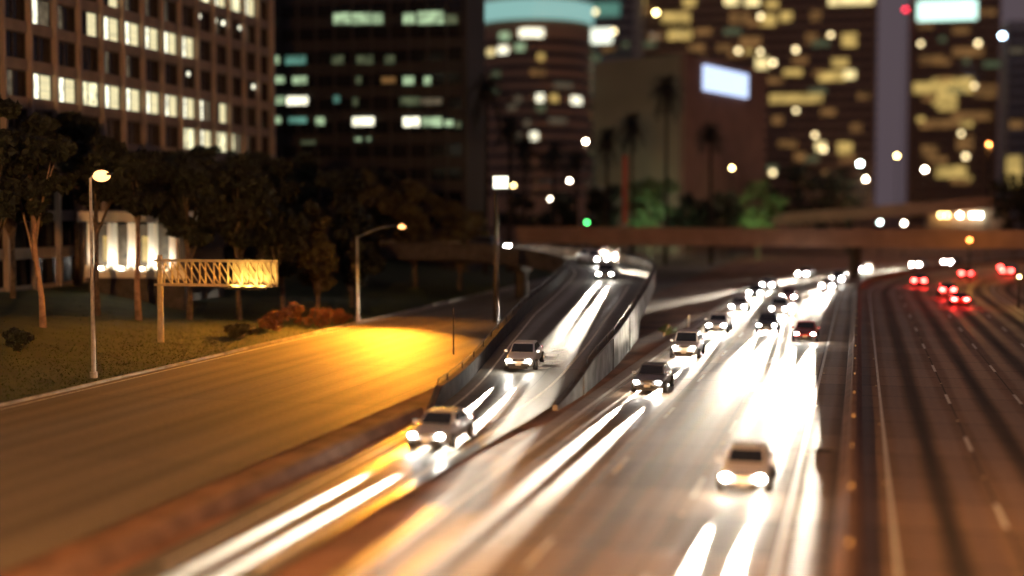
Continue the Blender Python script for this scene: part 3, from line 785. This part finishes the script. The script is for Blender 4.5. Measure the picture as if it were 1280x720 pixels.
# windowless block: two faces and a lit sign
A, Bc, Cc = spot(741, 258, 316), spot(852, 258, 300), spot(957, 258, 350)
zt_ = spot(852, 66, 300).z
bl = empty('windowless_block', (Bc.x, 300, 0), 0, 'big plain windowless block with a brick side in front of the brown tower', 'building')
def sheet(p, q, z0, z1, mt, name, th=.5):
    d = Vector((q.x - p.x, q.y - p.y, 0)); n_ = Vector((-d.y, d.x, 0)).normalized() * th
    m = MB(); P_, Q_ = Vector((p.x - Bc.x, p.y - 300, 0)), Vector((q.x - Bc.x, q.y - 300, 0))
    m.loop([[P_ + Vector((0, 0, z0)), Q_ + Vector((0, 0, z0)), Q_ + n_ + Vector((0, 0, z0)), P_ + n_ + Vector((0, 0, z0))], [P_ + Vector((0, 0, z1)), Q_ + Vector((0, 0, z1)), Q_ + n_ + Vector((0, 0, z1)), P_ + n_ + Vector((0, 0, z1))]])
    return m.build(name, mt, bl)
sheet(A, Bc, 0, zt_, M['block'], 'front_wall'); sheet(Bc, Cc, 0, zt_, M['block_red'], 'brick_wall')
back = A + (Cc - Bc)
m = MB(); m.add([(v.x - Bc.x, v.y - 300, zt_ - .3) for v in (A, Bc, Cc, back)], [(0, 1, 2, 3)]); m.build('roof', M['block'], bl)
sheet(Cc, back, 0, zt_, M['block'], 'rear_wall'); sheet(back, A, 0, zt_, M['block'], 'end_wall')
dv = (Cc - Bc); nv = Vector((dv.y, -dv.x, 0)).normalized()
s0_, s1_ = Bc + dv * .21, Bc + dv * .72
z0_, z1_ = spot(900, 103, s0_.y).z, zt_ - 1.2
m = MB(); m.loop([[Vector((v.x - Bc.x, v.y - 300, z)) + nv * k for v, k in ((s0_, .1), (s1_, .1), (s1_, .7), (s0_, .7))] for z in (zt_ - 7.2, zt_ - 1.6)])
m.build('lit_sign', M['signblue'], bl)
for z, mt in ((zt_ - 9, 'ledge'),):
    m = MB(); A_, B_ = Vector((A.x - Bc.x, A.y - 300, z)), Vector((0, 0, z)); m.bar(A_ + Vector((0, -.2, 0)), B_ + Vector((0, -.2, 0)), .4, .6); m.build(mt, M['block'], bl)
# small white pavilion with columns behind the near lamp
pv = empty('white_pavilion', (-61, 108.5, 2.6), 0, 'white building with four lit columns behind the near street lamp', 'building')
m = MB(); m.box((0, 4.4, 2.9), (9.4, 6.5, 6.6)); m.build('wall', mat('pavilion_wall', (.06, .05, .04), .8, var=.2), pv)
m = MB(); m.box((0, .3, 1.95), (9.6, 1.0, .75)); m.build('balcony', M['white'], pv)
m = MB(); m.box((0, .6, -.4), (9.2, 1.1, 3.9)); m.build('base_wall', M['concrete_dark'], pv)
for x in (-4.3, -2.3, -.35, 1.6, 3.6):
    q = MB(); q.box((x, .25, 4.35), (.62, .62, 4.05)); q.box((x, .25, 2.5), (.85, .85, .3)); q.build('column', M['white'], pv)
m = MB(); m.box((0, 2.8, 6.9), (10.2, 7.2, .9)); m.build('roof', M['white'], pv)
for x in (-3.2, -1.3, .6, 2.6):
    q = MB(); q.box((x, 1.1, 4.1), (1.0, .1, 2.2)); q.build('window', M['room_yellow'] if x in (-3.2, .6) else M['room_dim'], pv)
for x in (-3.3, -1.3, .65, 2.6):
    q = MB(); q.box((x, -.1, 2.42), (.3, .2, .16)); l = q.build('floodlight', M['lampwhite'], pv)
    ld = bpy.data.lights.new('flood', 'SPOT'); ld.energy = 700; ld.spot_size = R(130); ld.spot_blend = 1; ld.color = (1, .86, .62); ld.shadow_soft_size = .1
    lo = bpy.data.objects.new('flood', ld); COL.objects.link(lo); lo.parent = pv; lo.location = (x, -.9, 2.5); lo.rotation_euler = (R(125), 0, 0)
# low hall with a row of wall lamps under the flyover
a, b = spot(1160, 258, 420), spot(1262, 258, 420)
hl = empty('low_hall', ((a.x + b.x) / 2, 420, 0), 0, 'low hall with a row of round wall lamps under the flyover', 'building')
m = MB(); m.box((0, 8, 5.5), (b.x - a.x, 16, 11)); m.build('wall', M['tower_brown'], hl)
m = MB(); m.box((0, 8, 11.3), (b.x - a.x + 1, 17, .6)); m.build('roof', M['tower_brown'], hl)
for x, mt in ((1176, 'lampyellow'), (1184, 'lampyellow'), (1200, 'lampwhite'), (1216, 'lampwhite'), (1225, 'lampcool')):
    p = spot(x, 269, 418.5); q = MB(); q.ball((p.x - hl.location.x, -1.2, p.z), .34); q.box((p.x - hl.location.x, -.5, p.z), (.2, 1.0, .12)); q.build('wall_lamp', M[mt], hl)

# ------------------------------------------------------------------ street lamps
def cobra(loc, h, arm, drop, rz, label, lens, power, col, tilt=0, cone=150, head=.45, throw=0, roll=0, group='street lamps along the roads'):
    root = empty('street_lamp', loc, rz, label, 'street lamp', group)
    m = MB(); m.tube([(0, 0, -.2), (0, 0, h * .5), (0, 0, h)], [.15, .115, .085], 10); m.tube([(0, 0, 0), (0, 0, .35)], .24, 10); m.build('pole', M['steel'], root, smooth=False)
    m = MB(); pts = [(arm * t, 0, h - .1 + drop * math.sin(t * math.pi / 2)) for t in (0, .2, .4, .6, .8, 1)]
    m.tube(pts, [.06, .055, .05, .045, .04, .04], 8); m.build('arm', M['steel'], root)
    e = Vector(pts[-1]); s = head / .45
    m = MB(); m.loop([[(e.x + x, sy * w, e.z + zz) for sy, zz in ((-1, -.06), (-.7, .1), (.7, .1), (1, -.06))] for x, w in ((-.15, .06), (0, .13 * s), (.4 * s, .17 * s), (.75 * s, .08))]); hd = m.build('lamp_head', M['darksteel'], root)
    m = MB(); m.ball((e.x + .32 * s, 0, e.z - .09), (.34 * s, .2 * s, .2 * s)); m.build('lens', lens, hd)
    if power:
        ld = bpy.data.lights.new('lamp_light', 'SPOT'); ld.energy = power; ld.color = col; ld.spot_size = R(cone); ld.spot_blend = .9; ld.shadow_soft_size = .18
        lo = bpy.data.objects.new('lamp_light', ld); COL.objects.link(lo); lo.parent = root; lo.location = (e.x + .32 * s, 0, e.z - .22)
        lo.rotation_euler = (tilt, roll, 0)
    if throw:                                          # second spot added to spread amber light along the side road
        ld = bpy.data.lights.new('added_throw', 'SPOT'); ld.energy = throw; ld.color = col; ld.spot_size = R(84); ld.spot_blend = 1; ld.shadow_soft_size = .18
        lo = bpy.data.objects.new('added_throw', ld); COL.objects.link(lo); lo.parent = root; lo.location = (e.x + .32 * s, 0, e.z - .22)
        lo.rotation_euler = (R(-67), 0, R(-4))
    return root
SOD = (1, .36, .025)
RED = (1, .38, .06)
cobra((-44.6, 74.2, .1), 12.0, .25, .3, R(-8), 'street lamp on the grass verge with a glowing orange white head at left', M['sodium'], 420000, (1, .40, .035), tilt=R(14), cone=120, head=.8, roll=R(-54))
cobra((-43.9, 117.5, .1), 7.6, 3.9, 1.1, 0, 'bent street lamp with a small orange light beside the rusty shrubs', M['sodium_small'], 45000, SOD, tilt=R(-10), cone=112, head=.5, throw=620000)
# two more of the same kind of lamp stand beside the picture; their light falls on the near road
cobra((-23.0, -4, 0), 13, 2.0, .5, R(180), 'street lamp at the dirt strip left of the near ramp, outside the picture', M['sodium'], 1250000, (1, .34, .06), tilt=R(62))
cobra((23, 44, 0), 12, 2.4, .5, R(180), 'street lamp on the right freeway shoulder nearest the camera, outside the picture', M['sodium'], 60000, (1, .45, .14))
cobra((-14.9, -4, 0), 13, 2.4, .5, 0, 'street lamp in the gore beside the near freeway lanes, below the picture', M['sodium'], 800000, (1, .46, .15), tilt=R(62))
def globe_lamp(px, py, Y, r, mt, label, zbase=0, power=0, col=(1, .8, .5)):
    p = spot(px, py, Y)
    root = empty('street_lamp', (p.x, Y, zbase), 0, label, 'street lamp', 'distant street lamps')
    m = MB(); m.tube([(0, 0, 0), (0, 0, p.z - zbase - r * .8)], [.16, .09], 8); m.build('pole', M['darksteel'], root)
    m = MB(); m.ball((0, 0, p.z - zbase), r); m.build('globe', M[mt], root)
    m = MB(); m.tube([(0, 0, p.z - zbase - r * 1.1), (0, 0, p.z - zbase - r * .7)], [r * .4, r * .75], 10); m.build('collar', M['darksteel'], root)
    if power:
        ld = bpy.data.lights.new('lamp_light', 'POINT'); ld.energy = power; ld.color = col; ld.shadow_soft_size = r
        lo = bpy.data.objects.new('lamp_light', ld); COL.objects.link(lo); lo.parent = root; lo.location = (0, 0, p.z - zbase - r * 1.6)
globe_lamp(732, 177, 262, .30, 'lampwhite', 'bright white globe lamp below the slim grey tower', 0, 2600, (1, .7, .45))
globe_lamp(712, 226, 268, .26, 'lampwhite', 'white globe lamp above and right of the lower one by the green signal', 0, 1200)
globe_lamp(688, 249, 272, .22, 'lampwhite', 'lower white globe lamp left of the green signal')
globe_lamp(706, 271, 276, .26, 'lampyellow', 'pale yellow lamp low behind the overpass rail')
globe_lamp(694, 283, 276, .18, 'lampwhite', 'small white lamp lowest behind the overpass rail')
globe_lamp(642, 232, 262, .22, 'lampyellow', 'yellow lamp just right of the lit square sign')
globe_lamp(547, 247, 205, .09, 'lampyellow', 'leftmost of three tiny lamps among the brown trees')
globe_lamp(572, 234, 205, .10, 'lampwhite', 'topmost of three tiny lamps among the brown trees')
globe_lamp(576, 249, 205, .10, 'lampwhite', 'lower right of three tiny lamps among the brown trees')
globe_lamp(915, 210, 280, .28, 'lampyellow', 'yellow white lamp in front of the brick wall of the block', 0, 2200, (1, .7, .4))
globe_lamp(1075, 205, 330, .45, 'lampcool', 'cool mint lamp, upper of the pair left of the sky gap')
globe_lamp(1082, 224, 326, .34, 'lampwhite', 'white lamp, lower of the pair left of the sky gap', 0, 3500, (1, .6, .35))
globe_lamp(1121, 195, 360, .36, 'lampyellow', 'yellow lamp in the sky gap between the towers')
globe_lamp(1156, 212, 345, .40, 'lampwhite', 'white lamp below the mint sign tower', 0, 3500, (1, .6, .35))
globe_lamp(1236, 180, 262, .26, 'lamporange', 'orange lamp on the tall dark post at right', 0, 12000, (1, .36, .08))
globe_lamp(785, 18, 600, .5, 'lampcool', 'white lamp high beside the slim grey tower, left of the yellow one', 0)
globe_lamp(820, 16, 600, .75, 'lampyellow', 'big yellow lamp high at the left corner of the brown tower', 0)
globe_lamp(1132, 12, 690, .8, 'lampred', 'red beacon beside the mint sign', 0)
globe_lamp(1253, 45, 610, .9, 'lampblue', 'blue white lamp high at the right edge', 0)
globe_lamp(1100, 278, 300, .22, 'lampcool', 'pale lamp under the flyover, left of the two', 0)
globe_lamp(1130, 279, 298, .28, 'lampwhite', 'white lamp under the flyover, right of the two', 0)
globe_lamp(586, 22, 300, .28, 'lampyellow', 'yellow lamp high between the black tower and the round tower', 0)
globe_lamp(1212, 300, 200, .28, 'lamporange', 'dim orange lamp at the right end of the low overpass', 0, 1300, (1, .4, .05))
globe_lamp(1274, 346, 150, .14, 'lampyellow', 'yellow lamp by the freeway at the right edge', 0, 500, (1, .55, .1))

# ------------------------------------------------------------------ roadside furniture
ts = empty('sign_truss', (-49.2, 91, bank_h(-49.2, 91)), 0, 'yellow lit cantilever truss for overhead road signs on a post', 'sign gantry')
zb_ = bank_h(-49.2, 91)
m = MB(); m.tube([(0, 0, -.3), (0, 0, 6.9 - zb_)], [.24, .18], 12); m.build('post', M['truss'], ts)
m = MB(); z0, z1 = 4.75 - zb_, 6.5 - zb_
for yy in (-.45, .45):
    for z in (z0, z1): m.bar((-.2, yy, z), (9.0, yy, z), .16)
    for i in range(9): m.bar((.1 + i * 1.1, yy, z0 + .08), (.1 + i * 1.1, yy, z1 - .08), .1)
    for i in range(8):
        u, v = .1 + i * 1.1, .1 + (i + 1) * 1.1
        m.bar((u + .06, yy, z1 - .1), (v - .06, yy, z0 + .1), .085)
for i in range(9): m.bar((.1 + i * 1.1, -.36, z0), (.1 + i * 1.1, .36, z0), .08)
m.build('truss', M['truss'], ts)
m = MB(); m.box((7.2, .62, (z0 + z1) / 2), (3.5, .06, z1 - z0 + .05)); m.build('sign_panel', M['truss'], ts)
m = MB(); m.box((7.2, -1.1, z0 - .15), (3.2, .18, .14)); m.bar((5.9, -1.1, z0 - .1), (5.9, -.45, z0), .06); m.bar((8.5, -1.1, z0 - .1), (8.5, -.45, z0), .06)
m.build('sign_light', M['darksteel'], ts)
for x in (6.2, 7.2, 8.2):
    ld = bpy.data.lights.new('sign_lamp', 'SPOT'); ld.energy = 420; ld.color = (1, .62, .16); ld.spot_size = R(110); ld.spot_blend = .8; ld.shadow_soft_size = .1
    lo = bpy.data.objects.new('sign_lamp', ld); COL.objects.link(lo); lo.parent = ts; lo.location = (x, -1.1, z0 - .02); lo.rotation_euler = (R(125), 0, 0)
lp = spot(620, 300, 120)
sg = empty('lit_sign_pole', (lp.x, 120, 0), 0, 'dark pole carrying a bright square white sign left of the ramp curve', 'sign')
zt2 = spot(620, 228, 120).z
m = MB(); m.tube([(0, 0, 0), (0, 0, zt2 - .7)], [.26, .2], 10); m.build('pole', M['darksteel'], sg)
m = MB(); m.box((.45, .1, zt2), (1.5, .3, 1.25)); m.build('sign_box', M['darksteel'], sg)
m = MB(); m.box((.45, -.08, zt2), (1.36, .05, 1.1)); m.build('sign_face', lamp_mat('square_sign_face', (.93, 1, .82), 2.2), sg)
m = MB(); m.tube([(0, 0, -.1), (0, 0, 3.3)], .05, 8); o = m.build('marker_post', M['darksteel'])
o.location = (-27.6, 93, 0); tag(o, 'thin dark post at the edge of the yellow lit road', 'post')
rp_ = spot(781, 300, 236)
rp2 = empty('red_pole', (rp_.x, 236, 0), 0, 'red pole with a pale base behind the overpass', 'pole')
m = MB(); m.tube([(0, 0, 7.5), (0, 0, spot(781, 194, 236).z)], .45, 10); m.build('pole', M['redpole'], rp2)
m = MB(); m.tube([(0, 0, 0), (0, 0, 7.5)], .75, 10); m.build('base', M['concrete'], rp2)
for (x, y, z, tilt, lb) in ((-15.2, 110.5, 0, .5, 'leaning white delineator post by the weed bush'), (-14.2, 119, 0, .05, 'upright white delineator post beyond the weed bush')):
    root = empty('delineator_post', (x, y, z), 0, lb, 'post', 'white delineator posts beside the freeway')
    root.rotation_euler = (0, tilt, 0)
    m = MB(); m.box((0, 0, .5), (.14, .05, 1.1)); m.build('post', M['white'], root)
    m = MB(); m.box((0, -.04, .9), (.1, .02, .16)); m.build('reflector', M['reflector'], root)
tsg = spot(734, 278, 240)
tr_ = empty('traffic_signal', (tsg.x, 240, 0), 0, 'traffic signal showing green behind the overpass', 'traffic light')
m = MB(); m.tube([(0, 0, 0), (0, 0, tsg.z + .8)], .09, 8); m.build('pole', M['darksteel'], tr_)
m = MB(); m.box((0, -.12, tsg.z + .35), (.42, .3, 1.25)); m.build('housing', M['darksteel'], tr_)
for i, mt in enumerate(('lampgreen', 'trim', 'trim')):
    m = MB(); m.ball((0, -.29, tsg.z + i * .38), (.2 if i == 0 else .14, .06, .2 if i == 0 else .14)); m.build('signal_lens', M[mt], tr_)
def flood(px, Y, label, power, col, aim=(R(150), 0, 0)):
    power *= .45
    p = spot(px, 300, Y); root = empty('floodlight', (p.x, Y, 0), 0, label, 'floodlight', 'floodlights under the trees')
    m = MB(); m.box((0, 0, .5), (.5, .35, .4)); m.tube([(0, 0, 0), (0, 0, .35)], .08, 8); m.build('housing', M['darksteel'], root)
    ld = bpy.data.lights.new('flood', 'SPOT'); ld.energy = power; ld.color = col; ld.spot_size = R(120); ld.spot_blend = 1; ld.shadow_soft_size = .2
    lo = bpy.data.objects.new('flood', ld); COL.objects.link(lo); lo.parent = root; lo.location = (0, -.05, .8); lo.rotation_euler = aim
flood(800, 252, 'floodlight at the foot of the green tree right of the red pole', 16000, (.7, 1, .6), (R(115), 0, 0))
flood(945, 280, 'floodlight at the foot of the green tree right of the windowless block', 14000, (.75, 1, .45), (R(118), 0, 0))
flood(835, 284, 'floodlight on the ground in front of the windowless block', 9000, (1, .85, .6), (R(112), 0, 0))

# ------------------------------------------------------------------ vehicles
def make_car(paint, kind='sedan', light='oncoming', far=False, label='', group='', pw=1.0):
    """Local front is +Y. light: 'oncoming' has lit headlamps; 'going' has lit tail lamps."""
    root = empty('car', (0, 0, 0), 0, label, 'car', group)
    tall = kind in ('suv', 'van')
    Ln = 2.3; W = .9 if not tall else .95
    lower = [(-Ln, .42, .82, .74), (-Ln + .12, .28, .95 if not tall else 1.05, .84), (-1.5, .2, 1.0 if not tall else 1.1, W), (-.6, .18, .98 if not tall else 1.12, W), (.5, .18, .97 if not tall else 1.1, W), (1.15, .2, .93 if not tall else 1.06, W), (1.85, .22, .84 if not tall else .98, .86), (Ln - .1, .26, .74 if not tall else .9, .78), (Ln, .36, .62 if not tall else .78, .68)]
    def ring(y, z0, z1, w):
        h = z1 - z0
        return [(-w * .9, y, z0), (w * .9, y, z0), (w * .98, y, z0 + h * .18), (w, y, z0 + h * .6), (w * .96, y, z0 + h * .88), (w * .86, y, z1), (w * .4, y, z1 + .02), (-w * .4, y, z1 + .02), (-w * .86, y, z1), (-w * .96, y, z0 + h * .88), (-w, y, z0 + h * .6), (-w * .98, y, z0 + h * .18)]
    m = MB(); m.loop([ring(*q) for q in lower]); bo = m.build('body', paint, root, smooth=True)
    sb = bo.modifiers.new('round', 'SUBSURF'); sb.levels = sb.render_levels = 1
    m = MB(); m.box((0, Ln + .045, .47), (.34, .02, .15)); m.build('number_plate', PLATE, root)
    m = MB(); m.box((0, Ln + .005, .72 if kind == 'sedan' else .86), (.7, .1, .1)); m.box((0, Ln - .01, .27), (1.1, .1, .1)); m.build('air_intake', M['trim'], root)
    rt, rb, f0, f1, r0, r1 = (1.42, .66, 1.0, .25, -.95, -1.75) if not tall else (1.72, .72, 1.05, .45, -1.6, -2.15)
    zb2 = .96 if not tall else 1.09; wb = W * .86; wt = rb
    cab = [[(-wb, y, zb2), (wb, y, zb2), (wt * (1 if k in (1, 2) else 1.25), y2, z2), (-wt * (1 if k in (1, 2) else 1.25), y2, z2)] for k, (y, y2, z2) in enumerate(((r1, r1, zb2 + .02), (r1 + .01, r0, rt), (f0 - .01, f1, rt), (f0, f0, zb2 + .02)))]
    m = MB()
    v = [(-wb, r1, zb2), (wb, r1, zb2), (wb, f0, zb2), (-wb, f0, zb2), (-wt, r0, rt - .02), (wt, r0, rt - .02), (wt, f1, rt - .02), (-wt, f1, rt - .02), (-wt * .8, r0 + .15, rt + .03), (wt * .8, r0 + .15, rt + .03), (wt * .8, f1 - .15, rt + .03), (-wt * .8, f1 - .15, rt + .03)]
    m.add(v, [(0, 1, 5, 4), (1, 2, 6, 5), (2, 3, 7, 6), (3, 0, 4, 7), (4, 5, 9, 8), (5, 6, 10, 9), (6, 7, 11, 10), (7, 4, 8, 11), (8, 9, 10, 11)])
    cb_ = m.build('cabin', paint, root)
    bv = cb_.modifiers.new('soft', 'BEVEL'); bv.width, bv.segments = .03, 2
    V_ = [Vector(p) for p in v]
    def glass(name, a, b, c_, d_, i0=.1, i1=.9, j0=.1, j1=.92):
        q = lambda s, t: V_[a].lerp(V_[b], s).lerp(V_[d_].lerp(V_[c_], s), t)
        P4 = [q(i0, j0), q(i1, j0), q(i1, j1), q(i0, j1)]
        n_ = (P4[1] - P4[0]).cross(P4[3] - P4[0]).normalized() * .006
        cen = Vector((0, 0, 1.2))
        if n_.dot(P4[0] - cen) < 0: n_ = -n_
        m = MB(); m.loop([[p - n_ for p in P4], [p + n_ for p in P4]]); m.build(name, M['glass'], root)
    glass('windshield', 2, 3, 7, 6, .06, .94, .06, .94); glass('rear_window', 0, 1, 5, 4, .08, .92)
    for a, b, c_, d_ in ((1, 2, 6, 5), (3, 0, 4, 7)):
        glass('side_window', a, b, c_, d_, .08, .48); glass('side_window', a, b, c_, d_, .52, .92)
    for x in (-W + .02, W - .02):
        for y in (-1.42, 1.38):
            m = MB(); m.tube([(x - .11, y, .33), (x + .11, y, .33)], .33, 18); t = m.build('wheel', M['tyre'], root)
            sg_ = 1 if x > 0 else -1
            m = MB(); m.tube([(x + sg_ * .1, y, .33), (x + sg_ * .125, y, .33)], .21, 14); m.build('rim', M['alloy'], t)
    m = MB(); m.box((0, Ln - .02, .42), (1.3, .12, .18)); m.build('grille', M['trim'], root)
    m = MB(); m.box((0, -Ln + .02, .4), (1.45, .12, .16)); m.build('bumper', M['trim'], root)
    for s in (-1, 1):
        m = MB(); m.box((s * (W + .08), .72, zb2 + .06), (.2, .14, .14)); m.build('mirror', paint, root)
    hz = .66 if not tall else .82
    for s in (-1, 1):
        m = MB(); m.ball((s * .62, Ln - .02, hz), (.15, .09, .085), 14, 8)
        m.build('headlight', (M['headlight_far'] if far else M['headlight']) if light == 'oncoming' else M['trim'], root)
        m = MB(); m.box((s * .60, -Ln + .02, .8 if not tall else 1.0), (.46, .1, .2))
        m.build('taillight', M['tail'] if light == 'going' else mat_tail, root)
        ld = LD['near'] if not far else LD['far']
        if light == 'oncoming':
            lo = bpy.data.objects.new('headlight_beam', ld); COL.objects.link(lo); lo.parent = root
            lo.location = (s * .62, Ln + .12, hz); lo.rotation_euler = (R(90 - (1.9 if far else 1.3)), 0, 0); lo.scale = (.32 if far else .17, 1, 1)
        else:
            lo = bpy.data.objects.new('taillight_beam', LD['tail']); COL.objects.link(lo); lo.parent = root
            lo.location = (s * .62, -Ln - .2, .8)
            if s == 1 and False: pass
    return root
PLATE = mat('number_plate', (.6, .6, .55), .5, var=.05)
mat_tail = mat("red_lens_unlit", (.2, .01, .01), .3, var=.1)
LD = {}
for k, (e, sz) in dict(near=(1500000, 13), far=(520000, 15)).items():
    ld = bpy.data.lights.new('headlight_beam', 'SPOT'); ld.energy = e; ld.spot_size = R(sz); ld.spot_blend = 1; ld.color = (1, .86, .66); ld.shadow_soft_size = .07; LD[k] = ld
ld = bpy.data.lights.new('taillight_beam', 'POINT'); ld.energy = 110; ld.color = (1, .03, .02); ld.shadow_soft_size = .1; LD['tail'] = ld
PAINT = {k: mat("car_paint_" + k, c_, .35, .3, var=.06, scale=2, coat=.6) for k, c_ in dict(silver=(.45, .45, .46), black=(.015, .015, .017), white=(.75, .74, .72), red=(.3, .02, .02), blue=(.03, .06, .16), grey=(.13, .13, .14), beige=(.4, .33, .24)).items()}
GA, GB, GC = 'cars driving towards the camera on the freeway', 'cars on the ramp', 'cars driving away on the freeway'
protos = {}
def car(paint, kind, pos, rz, label, group, light='oncoming', far=False, pitch=0):
    key = (paint, kind, light, far)
    if key in protos: r = dup(protos[key], pos, rz, label, group)
    else:
        r = protos[key] = make_car(PAINT[paint], kind, light, far, label, group); r.location = pos; r.rotation_euler = (0, 0, rz)
    r.rotation_euler = (pitch, 0, rz)
    return r
def fcar(off, s, *a, **k):
    inc = k.get('light', 'oncoming') == 'oncoming'
    return car(a[0], a[1], fw(off, s, .006), fdir(s) + (math.pi if inc else 0), a[2], GA if inc else GC, **k)
def rcar(off, s, *a, **k):
    sl = (ramp(0, s + 2).z - ramp(0, s - 2).z) / 4
    return car(a[0], a[1], ramp(off, s, .01), rhead(s) + math.pi, a[2], GB, pitch=-math.atan(sl), **k)
rcar(.35, SY(57.8), 'silver', 'sedan', 'silver car with blazing headlights at the foot of the ramp, nearest on it')
rcar(-.9, SY(81), 'white', 'sedan', 'white car with lit headlights halfway up the ramp beside the worn pavement bars')
rcar(-.2, SY(134) + 1, 'grey', 'sedan', 'grey car with glaring headlights leading the three in the ramp curve')
rcar(.2, SY(134) + 15, 'silver', 'sedan', 'silver car right behind the leading one, turning through the ramp curve', far=True)
rcar(-.4, SY(134) + 30, 'black', 'suv', 'black car last of the three at the far end of the ramp curve', far=True)
fcar(-11.3, 78, 'grey', 'sedan', 'grey car nearest the camera in the left freeway lane below the ramp wall')
fcar(-11.5, 96, 'white', 'suv', 'white tall car second in the left freeway lane')
fcar(-11.3, 116, 'white', 'sedan', 'white low car third in the left freeway lane, past the ramp wall end', far=True)
fcar(-11.4, 138, 'silver', 'sedan', 'silver car fourth in the left freeway lane, inside the glare', far=True)
fcar(-11.4, 160, 'black', 'sedan', 'black car fifth in the left freeway lane before the overpass', far=True)
fcar(-11.2, 176, 'white', 'sedan', 'white car last in the left freeway lane, close to the overpass', far=True)
fcar(-7.3, 117, 'black', 'sedan', 'black car first in the middle oncoming lane', far=True)
fcar(-7.3, 134, 'silver', 'suv', 'silver tall car second in the middle oncoming lane', far=True)
fcar(-7.4, 154, 'red', 'sedan', 'red car last in the middle oncoming lane, within the glare', far=True)
fcar(-3.95, 52, 'white', 'sedan', 'white car nearest of all, in the oncoming lane beside the median barrier')
fcar(-3.95, 110, 'red', 'sedan', 'dark red car second in the oncoming lane beside the median barrier', far=True)
fcar(-3.9, 176, 'white', 'sedan', 'white car with glaring headlights by the median just before the overpass', far=True)
fcar(-3.9, 190, 'grey', 'suv', 'grey tall car by the median right in front of the overpass', far=True)
fcar(-11.4, 205, 'silver', 'sedan', 'silver car in shade under the low overpass, left lane', far=False)
fcar(-7.5, 222, 'grey', 'sedan', 'grey car on the bend beyond the overpass, middle lane', far=True)
fcar(-5, 243, 'silver', 'sedan', 'silver car on the bend beyond the overpass, lane by the median', far=True)
fcar(-5, 257, 'black', 'sedan', 'black car farthest of the oncoming ones on the bend', far=True)
fcar(10.2, 152, 'red', 'sedan', 'red car with red tail lights going away in the third lane right of the median', light='going')
fcar(9.8, 166, 'grey', 'suv', 'grey tall car with red tail lights ahead of the red one', light='going')
fcar(6.6, 190, 'black', 'sedan', 'black car with red tail lights in the lane left of the others going away', light='going')
fcar(10.2, 214, 'silver', 'sedan', 'silver car with red tail lights under the overpass going away', light='going')
fcar(14, 226, 'beige', 'sedan', 'beige car with red tail lights on the bend, outer lane', light='going')
fcar(11, 238, 'blue', 'sedan', 'blue car with red tail lights farthest along the bend', light='going')
